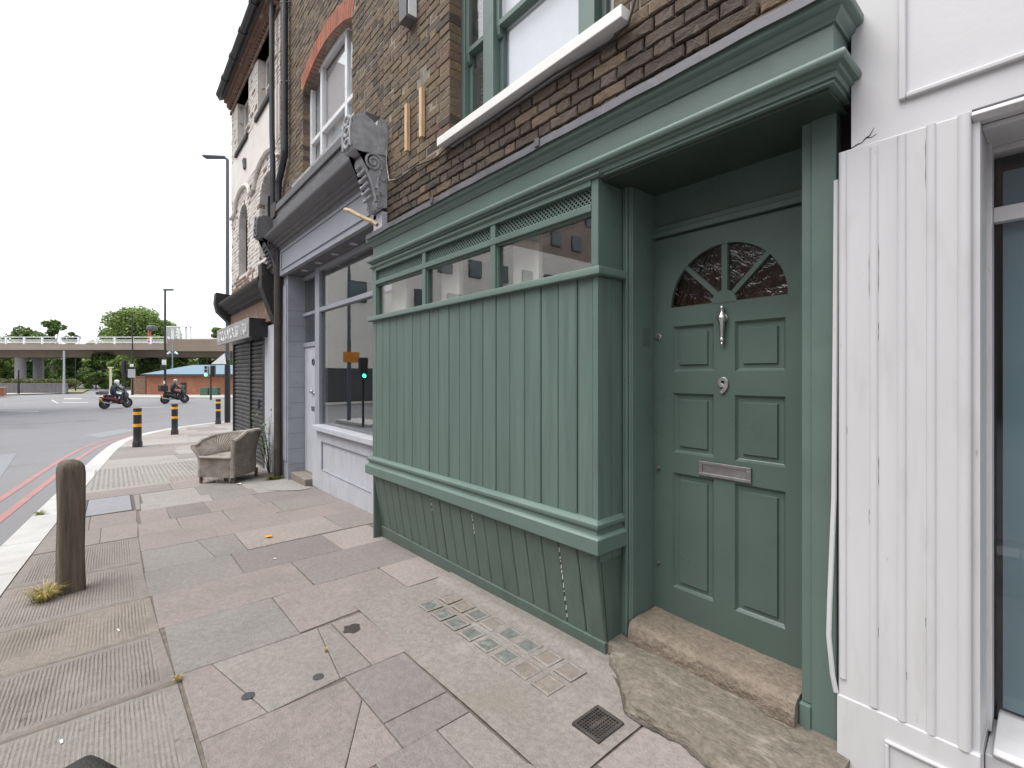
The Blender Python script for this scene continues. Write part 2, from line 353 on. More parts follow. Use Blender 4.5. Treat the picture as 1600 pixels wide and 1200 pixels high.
# ================================================================== GROUND, ROAD, PAVEMENT
def cr(pts, n=10):                  # Catmull-Rom through plan points
    out = []; P = [Vector(p) for p in pts]
    for i in range(len(P)-1):
        a, b, c, d = P[max(i-1, 0)], P[i], P[i+1], P[min(i+2, len(P)-1)]
        for k in range(n):
            t = k/n; out.append(.5*((2*b) + (c-a)*t + (2*a-5*b+4*c-d)*t*t + (3*b-a-3*c+d)*t**3))
    return out + [P[-1]]
KERB = cr([(4,-1.18),(1,-1.10),(-2,-1.00),(-4.5,-.92),(-6.6,-.81),(-9,-.66),(-12.4,-.44),(-15.4,-.22),(-18.0,.08),(-19.9,.62),(-21.4,1.45),(-22.6,2.55),(-23.5,3.95),(-24.2,6),(-24.7,10),(-25,20),(-25,60)], 8)
def offset(path, o):
    out = []
    for i, p in enumerate(path):
        t = (path[min(i+1, len(path)-1)] - path[max(i-1, 0)]).normalized(); nrm = Vector((t.y, -t.x))
        out.append(p + nrm * o)
    return out                       # travel is towards -x: right of travel is +y, the pavement side
KIN = offset(KERB, .30)
mb = MB(); xs = sorted(set([40, 12, 6, 3, 0, -3, -6, -9, -12, -15, -18, -19, -20, -21, -22.5, -24, -27, -30, -45, -80, -160, -600]), reverse=True); ys = [-400, -120, -40, -15, -6, -2, 0, 2, 6, 15, 40, 120, 400]
nx, ny = len(xs), len(ys)
mb.add([(x, y, g(x) - ROAD_DROP) for y in ys for x in xs], [(j*nx+i, j*nx+i+1, (j+1)*nx+i+1, (j+1)*nx+i) for j in range(ny-1) for i in range(nx-1)])
road = tag(mb.build('road', M['asphalt']), kind='structure')
ZF = -.565                           # level of the far pavements
RF = ZF - ROAD_DROP
def strip(path, o0, o1, dz, zf): 
    a, b = offset(path, o0), offset(path, o1); n = len(path)
    return MB().add([(p.x, p.y, zf(p.x)+dz) for p in a] + [(p.x, p.y, zf(p.x)+dz) for p in b], [(i, i+1, n+i+1, n+i) for i in range(n-1)])
roadz = lambda x: g(x) - ROAD_DROP
strip(KERB[:100], -.30, -.40, .005, roadz).build('red_line', M['red_line'], road)
strip(KERB[:100], -.60, -.70, .005, roadz).build('red_line', M['red_line'], road)
def sheet(pts, z, name, m, parent): return MB().add([(p[0], p[1], z(p[0]) if callable(z) else z) for p in pts], [tuple(range(len(pts)))]).build(name, m, parent)
sheet([(-9.2,-1.75),(-12.2,-1.55),(-17.5,-1.9),(-17,-3.4),(-12,-3.2),(-9,-3.0)], lambda x: roadz(x)+.005, 'tarmac_patch', M['asphalt2'], road)
sheet([(-20.5,-.35),(-22.5,.65),(-23.6,.3),(-22,-.8)], lambda x: roadz(x)+.005, 'tarmac_patch', M['asphalt2'], road)
for a, b, c, d in [((192,29.0),(256,30.5),(256,30.7),(192,29.2)), ((80,39),(90,34),(91.5,34),(82,39)), ((100,40.5),(128,40.5),(128,41.3),(100,41.3)), ((98,35.2),(138,35.2),(138,35.6),(98,35.6)), ((-5,27.2),(60,26.8),(60,27.0),(-5,27.4))]:
    sheet([W(*a), W(*b), W(*c), W(*d)], RF+.006, 'white_marking', M['white_line'], road)

# pavement base (joint bed) following the kerb
pin = [p for p in KIN]
mb = MB(); n = len(pin)
vs = [(p.x, p.y, g(p.x)-.007) for p in pin] + [(p.x if p.y < 2 else -13.2, max(4.2, p.y), g(p.x)-.007) for p in pin]
pavement = tag(MB().add(vs, [(i, i+1, n+i+1, n+i) for i in range(n-1)]).build('pavement', M['joint']), kind='structure')

def slab(poly, m, name='paving_slab', h=0.0, ch=.004, parent=None, gap=.0024, tilt=None, depth=.05):
    P = [Vector(p) for p in poly]; c = sum(P, Vector((0,0))) / len(P); n = len(P)
    def ins(k): 
        out = []
        for i, p in enumerate(P):
            d1 = (p - P[i-1]).normalized(); d2 = (P[(i+1) % n] - p).normalized()
            n1 = Vector((-d1.y, d1.x)); n2 = Vector((-d2.y, d2.x))
            if (c - p).dot(n1 + n2) < 0: n1, n2 = -n1, -n2
            kk = (n1+n2) / max(.3, 1+n1.dot(n2)); out.append(p + kk*k)
        return out
    tl = tilt or (random.uniform(-.004,.004), random.uniform(-.004,.004))
    z = lambda p: g(p.x) + h + tl[0]*(p.x-c.x) + tl[1]*(p.y-c.y)
    o, i_ = ins(gap), ins(gap+ch)
    vs = [(p.x,p.y,z(p)-depth) for p in o] + [(p.x,p.y,z(p)-ch*.6) for p in o] + [(p.x,p.y,z(p)) for p in i_]
    fs = [tuple(range(2*n, 3*n))] + [(k, (k+1) % n, n+(k+1) % n, n+k) for k in range(n)] + [(n+k, n+(k+1) % n, 2*n+(k+1) % n, 2*n+k) for k in range(n)]
    return MB().add(vs, fs).build(name, m, parent or pavement)
def rect(x0, x1, y0, y1, j=.006):
    r_ = lambda: random.uniform(-j, j)
    return [(x0+r_(), y0+r_()), (x1+r_(), y0+r_()), (x1+r_(), y1+r_()), (x0+r_(), y1+r_())]
XR = [-1.03, -1.67, -2.25, -2.85, -3.48, -4.09, -4.65, -5.29, -5.85, -6.40, -7.10, -7.55, -8.30]
def row(i, segs):
    for y0, y1, k in segs: slab(rect(XR[i], XR[i+1], y0, y1), M['slab_' + k], h=random.uniform(-.0015,.0015))
slab([(1.2,.26),(-.45,.25),(-.45,.95),(1.2,.95)], M['slab_P']); slab([(1.2,.95),(-.45,.95),(-.45,1.7),(1.2,1.7)], M['slab_G']); slab([(1.2,1.7),(-.45,1.7),(-.45,2.3),(1.2,2.3)], M['slab_D'])
slab(rect(-.45,-1.03,.25,.80), M['slab_G']); slab(rect(-.45,-1.03,.80,1.36), M['slab_P']); slab(rect(-.45,-1.12,1.36,2.1), M['slab_L'])
row(0, [(.26,.74,'P'), (.74,1.01,'D')]); slab([(-1.03,1.01),(-1.67,1.01),(-1.67,1.175),(-1.30,1.175),(-1.03,1.34)], M['slab_G'])
# cracked big pink slab, then its neighbours
slab([(-1.67,.265),(-2.25,.265),(-2.25,.855),(-2.06,.858),(-1.67,.62)], M['slab_P'], h=.001, tilt=(0,0)); slab([(-1.67,.62),(-2.06,.858),(-1.67,.86)], M['slab_P'], h=0, gap=.0015, tilt=(0,0))
slab([(-1.67,.862),(-1.85,.862),(-1.85,1.175),(-1.67,1.175)], M['slab_D'], gap=.0025); slab([(-1.85,.862),(-2.28,.858),(-2.28,1.175),(-1.85,1.175)], M['slab_D'], gap=.0025)
slab([(-2.25,.262),(-2.85,.25),(-2.85,.385),(-2.25,.515)], M['slab_P']); slab([(-2.25,.515),(-2.85,.385),(-2.85,.915),(-2.28,.84)], M['slab_G'], tilt=(0,0)); slab([(-2.28,.84),(-2.85,.915),(-2.85,.99),(-2.28,.999)], M['slab_G'], gap=.002, tilt=(0,0)); slab(rect(-2.28,-2.86,.995,1.185), M['slab_P'])
row(3, [(.23,.82,'B')]); slab([(-2.86,.82),(-3.48,.82),(-3.53,1.575),(-2.95,1.58),(-2.90,1.19)], M['slab_P']); slab(rect(-3.0,-3.55,1.58,1.97), M['slab_L'])
row(4, [(.205,1.10,'P'), (1.10,1.96,'D')]); row(5, [(.185,.77,'B'), (.77,1.53,'D'), (1.53,1.99,'L')])
slab([(-4.65,.185),(-5.29,.185),(-5.29,.60),(-4.65,.66)], M['slab_B']); slab([(-4.65,.66),(-5.29,.60),(-5.29,.90),(-4.65,.90)], M['slab_B'], gap=.002); slab(rect(-4.68,-5.31,.90,1.76), M['slab_L']); slab(rect(-4.68,-5.31,1.76,2.24), M['slab_G'])
row(7, [(.185,.78,'P'), (.78,1.42,'P'), (1.42,2.22,'P')]); row(8, [(.19,.53,'P'), (.53,.97,'P'), (.97,1.5,'P'), (1.5,2.2,'G')]); row(9, [(.23,.48,'P'), (.48,.86,'D'), (.86,1.42,'P'), (1.42,2.2,'D')])
row(10, [(.25,.98,'W'), (.98,1.5,'B'), (1.5,2.2,'W')]); row(11, [(.28,.90,'W'), (.90,1.45,'B'), (1.45,2.3,'W')])
# strip beside the kerb: ribbed crossing slabs
def kin_y(x):
    for a, b in zip(pin, pin[1:]):
        if b.x <= x <= a.x: return a.y + (b.y-a.y) * (a.x-x) / max(1e-6, a.x-b.x)
    return pin[0].y
from mathutils import noise as fnoise
def JY(x): return float(np.interp(x, [-8.3,-5.9,-4.6,-3.43,-2.8,-2.0,-.5,1.2], [.26,.186,.182,.212,.240,.262,.268,.268]))
def ribbed(x0, x1, y1, m, wear, margin=.05, h=0.0):
    ya, yb = kin_y(x0)+.004, kin_y(x1)+.004; nY, nX = 190, 40
    ph = random.random()*9
    def f(u, v):
        x = x0 + (x1-x0)*v; y = ya + (yb-ya)*v; yj = JY(x)-.003; y = y + (yj-y)*u
        e = min(u*(y1-ya), (1-u)*(y1-ya), v*abs(x1-x0), (1-v)*abs(x1-x0))
        k = max(0, min(1, (e-margin)/.015))
        wv = .5+.5*math.sin(x*7.1+ph+1.7*math.sin(y*5)) * math.cos(y*9.3+ph)
        fb = fnoise.fractal(Vector((x*9, y*9, ph)), 1, 2, 4)
        a = .0034 * k * max(0, min(1, 1.15 - wear*(wv*.8+.5*fb)*1.2)) * (.75+.5*fb)
        rib = math.cos((y+.003*fnoise.noise(Vector((x*12, y*5, ph))))/.0165*2*PI)
        z = g(x) + h + a*(rib-.6) + .0014*math.sin(x*13+ph)*math.sin(y*11) + .0012*fb
        if e < 1e-6: z -= .010
        return (x, y, z)
    o = MB().grid(nY, nX, f).build('ribbed_slab', m, pavement); return o
XB = [1.0, -.55, -1.60, -2.80, -3.44]
for a, b, k, wr in [(1.0,-.5,'T',.9), (-.508,-1.6,'T',.8), (-1.608,-2.79,'T',.9), (-2.80,-3.435,'R',.35)]: ribbed(a, b, .215 if b > -2 else .225, M['slab_'+k], wr)
ribbed(-3.443,-4.08, .19, M['slab_N'], 1.35, .03); ribbed(-4.088,-4.95,.165, M['slab_R'], .7, .06); ribbed(-4.958,-5.85,.165, M['slab_R'], .6, .06)
for x0, x1, ys_, ks in [(-5.86,-6.5,(.18,-.1),'PR'), (-6.5,-7.2,(.19,-.2),'PR')]:
    yy = [ys_[0], ys_[1], None]
    slab([(x0,ys_[1]),(x1,ys_[1]),(x1,ys_[0]+.02),(x0,ys_[0])], M['slab_'+ks[0]]); slab([(x0,kin_y(x0)),(x1,kin_y(x1)),(x1,ys_[1]),(x0,ys_[1])], M['slab_'+ks[1]])
slab([(-7.2,kin_y(-7.2)),(-8.3,kin_y(-8.3)),(-8.3,-.27),(-7.2,-.27)], M['slab_P']); slab([(-7.2,.18),(-8.3,.18),(-8.3,.27),(-7.2,.245)], M['slab_P'], gap=.002)
# beyond: paler slabs to the corner, with a blister strip
bl = MB()
for k in range(26):
    for l in range(34):
        x, y = -9.15 - k*.067*1.35, kin_y(-9.5)+.08 + l*.067*.9
        if y > 1.25: continue
        z = g(x)+.003; r_ = .016
        bl.add([(x-r_,y-r_,z-.004),(x+r_,y-r_,z-.004),(x+r_,y+r_,z-.004),(x-r_,y+r_,z-.004),(x-r_*.6,y-r_*.6,z+.004),(x+r_*.6,y-r_*.6,z+.004),(x+r_*.6,y+r_*.6,z+.004),(x-r_*.6,y+r_*.6,z+.004)], [(4,5,6,7),(0,1,5,4),(1,2,6,5),(2,3,7,6),(3,0,4,7)])
tag(bl.build('tactile_studs', M['slab_W'], pavement), kind='stuff')
x = -8.31
while x > -22.3:
    wd = .62 if x > -12 else .92; x1 = x - wd; ya = max(kin_y(x), kin_y(x1)); y = min(kin_y(x), kin_y(x1)); first = True
    lim = 2.06 if x > -12.5 else 7.0
    if x < -18: wd = .92
    while y < lim - .05:
        L = random.choice([.6,.75,.9,1.05]) if x > -12 else random.choice([.9,1.2,1.5])
        y2 = min(y+L, lim);  y2 = lim if lim-y2 < .3 else y2
        k = 'W' if (-11.6 < x < -9 and y < 1.3) else random.choice('WLLGWWB' if x < -12 else 'WLGPW')
        if first: slab([(x,kin_y(x)),(x1,kin_y(x1)),(x1,y2),(x,y2)], M['slab_'+k]); first = False
        else: slab(rect(x, x1, y, y2), M['slab_'+k])
        y = y2
    x = x1
cem = [(-8.0,2.0),(-7.9,1.78),(-7.7,1.70),(-7.45,1.62),(-7.2,1.66),(-7.0,1.80),(-6.85,1.95),(-6.9,2.12),(-7.1,2.15),(-7.4,2.1),(-7.7,2.14)]
MB().add([(x+.03*math.sin(i*5), y, g(x)+.006) for i, (x, y) in enumerate(cem)] + [(-7.4,1.9,g(-7.4)+.014)], [(i, (i+1) % 11, 11) for i in range(11)]).build('cement_smear', M['slab_W'], pavement)
# flat dark strip drawn as a crevice along the foot of the rough stone
dt_ = MB(); N2 = 160
dp_ = [(-1.46+.96*k/N2, 1.70+.17*max(0, 1-(k/N2)*4.0)+.015*math.sin(k/N2*15)-.07*k/N2) for k in range(N2+1)]
from mathutils import noise as fnoise
dt_.add([(x, y-.016-.012*fnoise.fractal(Vector((x*14, 2, 5)), 1, 2, 4), g(x)+.0062) for x, y in dp_] + [(x, y+.05, g(x)+.0064) for x, y in dp_], [(k, k+1, N2+2+k, N2+1+k) for k in range(N2)])
dt_.build('crevice_strip', M['mortar_dark'], pavement)
# kerb stones
kerb = tag(MB().sweep([(0,-.2),(.28,-.2),(.28,-.03),(0,-.03)], [tuple(p) for p in KERB[:90:4]], zf=lambda x, y: g(x)).build('kerb', M['joint']), kind='structure')
acc = 0; st = 0; cum = [0]
for a, b in zip(KERB, KERB[1:]): cum.append(cum[-1] + (b-a).length)
def at(s):
    i = max(0, min(len(cum)-2, int(np.searchsorted(cum, s))-1)); f = (s-cum[i])/(cum[i+1]-cum[i])
    p = KERB[i].lerp(KERB[i+1], f); t = (KERB[i+1]-KERB[i]).normalized(); return p, Vector((t.y, -t.x))
s = 0
while s < 34:
    L = random.uniform(.85, 1.25) if s < 24 else .6
    p0, n0 = at(s+.004); p1, n1 = at(s+L-.004); o = []
    c = [(p0, n0), (p1, n1)]
    vs = []
    for (p, nr) in c:
        for oo, z in ((0,-ROAD_DROP-.05), (.004,-.018), (.022,0), (.296,0), (.298,-.05)): q = p+nr*oo; vs.append((q.x, q.y, g(q.x)+z+.001))
    MB().add(vs, [(i, i+1, 6+i, 5+i) for i in range(4)] + [(0,1,2,3,4), (9,8,7,6,5)]).build('kerb_stone', M['kerb'], kerb)
    s += L
# concrete apron with pavement lights beside the bay
mb = MB(); nX, nY = 60, 40
HOLES = [(-2.63+.152*k, yy, on) for yy, row_ in ((1.545, '11111100'), (1.695, '00101100'), (1.845, '00000000')) for k, on in enumerate(row_)]
def conc(u, v):
    x = -1.13 - 1.85*u; y = 1.18 + .82*v
    if u < .05 and v < .3: pass
    z = g(x) + .003 + .0025*math.sin(x*5+y*3) + .0015*math.sin(y*17+x*4)
    z += .014*max(0, min(1, (y-1.80)/.05)) * (1 if x < -1.35 else .4)
    return (x, y, z)
mb.grid(nX, nY, conc)
mb.build('concrete_patch', M['concrete'], pavement, smooth=True)
for hx, hy, _ in HOLES[:8] + HOLES[8:16]:
    on = _ == '1'; z = g(hx)+.0085; r_ = .047
    mm = MB(); 
    mm.add([(hx-r_*1.25,hy-r_*1.25,z),(hx+r_*1.25,hy-r_*1.25,z),(hx+r_*1.25,hy+r_*1.25,z),(hx-r_*1.25,hy+r_*1.25,z),(hx-r_,hy-r_,z+.004),(hx+r_,hy-r_,z+.004),(hx+r_,hy+r_,z+.004),(hx-r_,hy+r_,z+.004),
            (hx-r_*.9,hy-r_*.9,z-.0005),(hx+r_*.9,hy-r_*.9,z-.0005),(hx+r_*.9,hy+r_*.9,z-.0005),(hx-r_*.9,hy+r_*.9,z-.0005)],
           [(0,1,5,4),(1,2,6,5),(2,3,7,6),(3,0,4,7),(4,5,9,8),(5,6,10,9),(6,7,11,10),(7,4,8,11)], 0)
    mm.add([(hx-r_*.9,hy-r_*.9,z),(hx+r_*.9,hy-r_*.9,z),(hx+r_*.9,hy+r_*.9,z),(hx-r_*.9,hy+r_*.9,z)], [(0,1,2,3)], 1)
    mm.build('glass_lens', [M['concrete'], M['lens'] if on else M['slab_N']], pavement)

# ================================================================== BRICKWORK
BH, JT = .065, .0095
CRS = BH + JT
def brick_geo(mb, x0, x1, z0, z1, y, dep, mi, jit=.0025, ch=.005):
    j = lambda: random.uniform(-jit, jit)
    if jit > .003:                  # eroded brick: wandering edges, uneven face
        nE = 5; o = []
        for (ax, az), (bx, bz) in zip([(x0,z0),(x1,z0),(x1,z1),(x0,z1)], [(x1,z0),(x1,z1),(x0,z1),(x0,z0)]):
            n_ = nE if abs(bx-ax) > .01 else 2
            for q in range(n_): o.append((ax+(bx-ax)*q/n_+random.uniform(-.003,.003), az+(bz-az)*q/n_+random.uniform(-.004,.003)))
        cx_, cz_ = (x0+x1)/2, (z0+z1)/2; n_ = len(o); kx, kz = 1-2*ch/(x1-x0), 1-2*ch/(z1-z0)
        vs = [(cx_+(p[0]-cx_)*kx, y+random.uniform(-.0025,.0025), cz_+(p[1]-cz_)*kz) for p in o] + [(p[0], y+ch*1.2, p[1]) for p in o] + [(p[0], y+dep, p[1]) for p in o] + [(cx_, y+random.uniform(-.003,.003), cz_)]
        mb.add(vs, [(k, (k+1) % n_, 3*n_) for k in range(n_)] + [(n_+k, n_+(k+1) % n_, (k+1) % n_, k) for k in range(n_)] + [(2*n_+k, 2*n_+(k+1) % n_, n_+(k+1) % n_, n_+k) for k in range(n_)], mi); return
    yo = y + random.uniform(-.003, .004)
    f = [(x0+ch+j(), yo+j(), z0+ch+j()), (x1-ch+j(), yo+j(), z0+ch+j()), (x1-ch+j(), yo+j(), z1-ch+j()), (x0+ch+j(), yo+j(), z1-ch+j())]
    o = [(x0, yo+ch, z0), (x1, yo+ch, z0), (x1, yo+ch, z1), (x0, yo+ch, z1)]
    b = [(p[0], y+dep, p[2]) for p in o]
    mb.add(f+o+b, [(0,1,2,3)] + [(4+k, 4+(k+1) % 4, (k+1) % 4, k) for k in range(4)] + [(8+k, 8+(k+1) % 4, 4+(k+1) % 4, 4+k) for k in range(4)], mi)
def courses(xa, xb, z0, z1, blocks):
    """yield (x0, x1, z) of every brick in Flemish bond; blocks(z) gives excluded x-intervals"""
    c = 0; z = z0
    while z + BH < z1:
        iv = [(xa, xb)]
        for b0, b1 in blocks(z + BH/2):
            nv = []
            for a, b in iv:
                if b1 <= a or b0 >= b: nv.append((a, b))
                else:
                    if b0 - a > .03: nv.append((a, b0))
                    if b - b1 > .03: nv.append((b1, b))
            iv = nv
        for a, b in iv:
            x = a; k = c % 2; L0 = .215 if k else .1025
            seq = [(.215, .1025), (.1025, .215)][1-k]; i = 0
            while x < b - .02:
                L = (.215, .1025)[i % 2]
                if not k and i < 2: L = (.1025, .046)[i]
                e = min(x+L, b)
                if b - e < .05: e = b
                yield (x, e, z); x = e + JT; i += 1
        z += CRS; c += 1
def pick(z, soot):
    r_ = random.random()
    if soot > random.random(): return random.choices([5,6,4,0,7], [5,4,1.2,1.2,0])[0]
    return random.choices(range(8), [5,2.2,5,2,1.6,2,.7,2])[0]
_bm = {}
def brick_mesh(L, mi, var, rough=False):
    key = (round(L, 3), mi, var, rough)
    if key not in _bm:
        mb = MB(); brick_geo(mb, -L/2, L/2, -BH/2, BH/2, 0, .115, 0, .006 if rough else .0025, .006 if rough else .005)
        me = bpy.data.meshes.new('brick'); me.from_pydata(mb.v, [], mb.f); me.materials.append(BMAT[mi]); _bm[key] = me
    return _bm[key]
def rects_minus(x0, x1, z0, z1, holes):
    xs = sorted({x0, x1} | {h[0] for h in holes} | {h[1] for h in holes}); zs = sorted({z0, z1} | {h[2] for h in holes} | {h[3] for h in holes})
    for a, b in zip(xs, xs[1:]):
        for c, d in zip(zs, zs[1:]):
            if a < x0 or b > x1 or c < z0 or d > z1: continue
            mx, mz = (a+b)/2, (c+d)/2
            if not any(h[0] < mx < h[1] and h[2] < mz < h[3] for h in holes): yield a, b, c, d
def window_room(root, x0, x1, z0, z1, y, depth=.6, m='room'):
    mb = MB(); mb.add([(x0,y,z0),(x1,y,z0),(x1,y,z1),(x0,y,z1),(x0,y+depth,z0),(x1,y+depth,z0),(x1,y+depth,z1),(x0,y+depth,z1)], [(4,5,6,7),(0,1,5,4),(1,2,6,5),(2,3,7,6),(3,0,4,7)])
    return mb.build('room_lining', M[m], root)

YW = 2.06
# ================================================================== HOUSE WITH THE GREEN SHOPFRONT
H9 = thing('terraced_house', 'brown brick house with sage green boarded shopfront and green door numbered 9', 'house', (-2.4, 2.06, 0))
WX0, WX1, WZ0, WZ1 = -3.216, -1.585, 3.30, 5.6
hole9 = (WX0, WX1, WZ0, WZ1)
mb = MB()
for a, b, c, d in rects_minus(-4.42, -.47, 2.45, 8.5, [(WX0-.005, WX1+.005, 3.27, WZ1), (-9, 9, 3.26, 3.27)]): mb.box(a, b, YW+(.024 if c < 3.2 else .006), YW+.34, c, d, 0 if c < 3.2 else 1)
mb.box(-4.42, -.47, YW+.012, YW+.34, 3.26, 3.27, 0)
wall9 = mb.build('wall', [M['mortar_dark'], M['mortar']], H9)
allb = list(courses(-4.422, -.50, 2.735, 5.35, lambda z: [(WX0, WX1)] if WZ0-.02 < z < WZ1 else []))
def vis(b):
    x, z = (b[0]+b[1])/2, b[2]; t = -CC*x + SS*YW; return (z-1.45)/t*735 < 600
allb = [b for b in allb if vis(b)]
allb.sort(key=lambda b: ((b[0]+b[1])/2)**2 + YW**2 + (b[2]-1.45)**2)
rest = MB()
for i, (x0, x1, z) in enumerate(allb):
    soot = .96 if z < 3.22 else (.35 if z < 3.5 and x0 < -3 else .08)
    mi = pick(z, soot)
    if i < 300:
        o = inst(brick_mesh(x1-x0, mi, random.randrange(3), z < 3.22), 'brick', wall9, ((x0+x1)/2 + random.uniform(-.001,.001), YW + random.uniform(-.003,.005), z+BH/2), (random.uniform(-.012,.012), random.uniform(-.010,.010), random.uniform(-.012,.012)))
    else: brick_geo(rest, x0, x1, z, z+BH, YW, .115, mi)
tag(rest.build('brickwork', BMAT, wall9, fix=False), kind='stuff')

# upstairs window: three sashes, green frame, white sill
upw = MB()
FY = 2.175
def frame_rect(mb, x0, x1, z0, z1, y0, y1, t, b=None, top=None):
    b = t if b is None else b; top = t if top is None else top
    mb.box(x0, x0+t, y0, y1, z0, z1); mb.box(x1-t, x1, y0, y1, z0, z1); mb.box(x0+t, x1-t, y0, y1, z0, z0+b); mb.box(x0+t, x1-t, y0, y1, z1-top, z1)
frame_rect(upw, WX0+.004, WX1-.004, WZ0+.03, WZ1, FY, FY+.12, .045, .05)
for xm in (-2.90, -1.93): upw.box(xm, xm+.125, FY-.012, FY+.11, WZ0+.035, WZ1-.04)
upper = upw.build('window', M['green'], H9, .003)
ZM = 4.085
for x0, x1 in ((WX0+.049, -2.902), (-2.773, -1.932), (-1.803, WX1-.049)):
    lo = MB(); frame_rect(lo, x0, x1, WZ0+.082, ZM, FY+.052, FY+.085, .035, .06, .035); lo.build('lower_sash', M['green'], upper, .002)
    hi = MB(); frame_rect(hi, x0, x1, ZM-.035, WZ1-.045, FY+.015, FY+.05, .035, .04, .04)
    for xh in (x0+.002, x1-.037): hi.prism([(FY+.016, ZM-.034), (FY+.05, ZM-.034), (FY+.05, ZM-.10), (FY+.038, ZM-.115), (FY+.022, ZM-.09)], xh, xh+.035, 'x')
    hi.build('upper_sash', M['green'], upper, .002)
    MB().box(x0+.03, x1-.03, FY+.066, FY+.070, WZ0+.14, ZM-.03).build('pane', M['glass_up'], upper)
    MB().box(x0+.03, x1-.03, FY+.030, FY+.034, ZM, WZ1-.08).build('pane', M['glass_up'], upper)
MB().box(-2.765, -1.94, FY+.10, FY+.106, WZ0+.05, WZ1).build('blind', M['blind'], upper)
mbk = MB()
for k in range(60): mbk.box(WX0+.06, -2.90, FY+.15, FY+.175, WZ0+.08+k*.036, WZ0+.085+k*.036); mbk.box(-1.79, WX1-.06, FY+.15, FY+.175, WZ0+.08+k*.036, WZ0+.085+k*.036)
tag(mbk.build('blind_slats', M['blind'], upper), kind='stuff')
window_room(H9, WX0+.01, WX1-.01, WZ0, WZ1, FY+.13, 1.2)
MB().box(-3.285, -1.478, 1.985, 2.24, 3.285, 3.352).build('window_sill', M['white_sill'], H9, .005)
MB().tube([(-4.33,2.045,3.62),(-4.27,2.045,3.40),(-4.16,2.05,3.30),(-4.0,2.05,3.29),(-3.75,2.047,3.30),(-3.4,2.05,3.255),(-3.2,2.03,3.262),(-2.6,2.035,3.258),(-2.0,2.03,3.262),(-1.6,2.035,3.24),(-1.47,2.03,3.26),(-1.42,2.04,3.4),(-1.38,2.045,3.9),(-1.36,2.045,5)], .0065, 6).build('cable', M['black'], H9)
MB().tube([(-4.36,2.045,3.9),(-4.30,2.04,3.45),(-4.25,2.035,3.33),(-4.14,2.045,3.31)], .004, 6).build('cable', M['cream'], H9)
MB().box(-3.905,-3.86,2.02,2.056,3.48,3.905).build('timber_batten', M['timber_new'], H9, .002); MB().box(-3.64,-3.595,2.02,2.056,3.505,3.93).build('timber_batten', M['timber_new'], H9, .002)
fl = MB(); fl.box(-3.885,-3.75,1.955,2.06,4.60,5.1); fb = fl.build('vent_box', M['grey_dark'], H9, .004); MB().box(-3.748,-3.738,1.975,2.055,4.62,5.1).build('vent_cover', M['upvc'], fb, .002)

# shopfront fascia, mouldings and lead
XL, XE, YB = -4.215, -.512, 1.851
PATH = [(XL, 2.06), (XL, YB+.008), (XE, YB+.008), (XE, 2.058)]
MB().sweep([(-.04,2.44),(0,2.44),(0,2.66),(-.04,2.66)], PATH).build('fascia', M['green'], H9, .002)
lowm = [(-.01,2.4535),(.008,2.4535),(.010,2.474),(.020,2.478),(.024,2.488),(.038,2.490),(.044,2.498),(.046,2.508),(.043,2.518),(.034,2.525),(.012,2.529),(-.01,2.529)]
MB().sweep(lowm, PATH).build('lower_moulding', M['green'], H9, smooth=True)
upm = [(-.01,2.640),(.008,2.640),(.012,2.652),(.024,2.660),(.030,2.674),(.046,2.682),(.050,2.690),(.050,2.712),(-.01,2.712)]
MB().sweep(upm, PATH).build('cornice', M['green'], H9, smooth=True)
ld = MB()
def leadz(x, y): return .0025*math.sin(x*9.7)*math.sin(x*3.1+1) + .001*math.sin(x*23)
lpath = [(XL-.02, 2.06)] + [(XL-.02 + (XE+.02-XL)*k/70, YB+.008) for k in range(71)]
ld.sweep([(-.25,2.80),(-.20,2.765),(.050,2.752),(.064,2.747),(.067,2.704),(.058,2.704),(.050,2.735),(-.22,2.735)], lpath[1:], zf=leadz)
ld.build('lead_flashing', M['lead'], H9, smooth=True)
for x in (-3.05, -1.92): MB().box(x, x+.035, YB-.066, YB-.057, 2.712, 2.758).build('lead_lap', M['lead'], H9, .003)
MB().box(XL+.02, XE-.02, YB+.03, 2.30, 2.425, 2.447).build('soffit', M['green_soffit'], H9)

# bay: posts, rails, lattice, panes, sill, boards, ledge, apron
XR_ = -1.52
fr = MB()
ZS, ZT0, ZT1, ZH = 1.985, 2.278, 2.318, 2.405
def brd(mb, *a): mb.box(*a)
fr.box(XL, XL+.075, YB, YB+.09, ZS, ZH+.045); fr.box(XR_-.045, XR_, YB, YB+.09, ZS, ZH+.045)
for xm in (-3.285, -2.405): fr.box(xm, xm+.05, YB, YB+.07, ZS, ZH)
fr.box(XL+.075, XR_-.045, YB-.004, YB+.075, ZT0, ZT1); fr.box(XL+.075, XR_-.045, YB-.006, YB+.08, ZH, ZH+.045)
bayf = fr.build('bay_window', M['green'], H9, .004)
hm = [(-.0,2.436),(.008,2.436),(.014,2.441),(.020,2.446),(.020,2.4525),(-.0,2.4525)]
MB().sweep(hm, [(XL,2.04),(XL,YB-.003),(XR_+.004,YB-.003),(XR_+.004,2.055)]).build('head_moulding', M['green'], bayf)
seg = [(XL+.075,-3.285),(-3.235,-2.405),(-2.355,XR_-.045)]
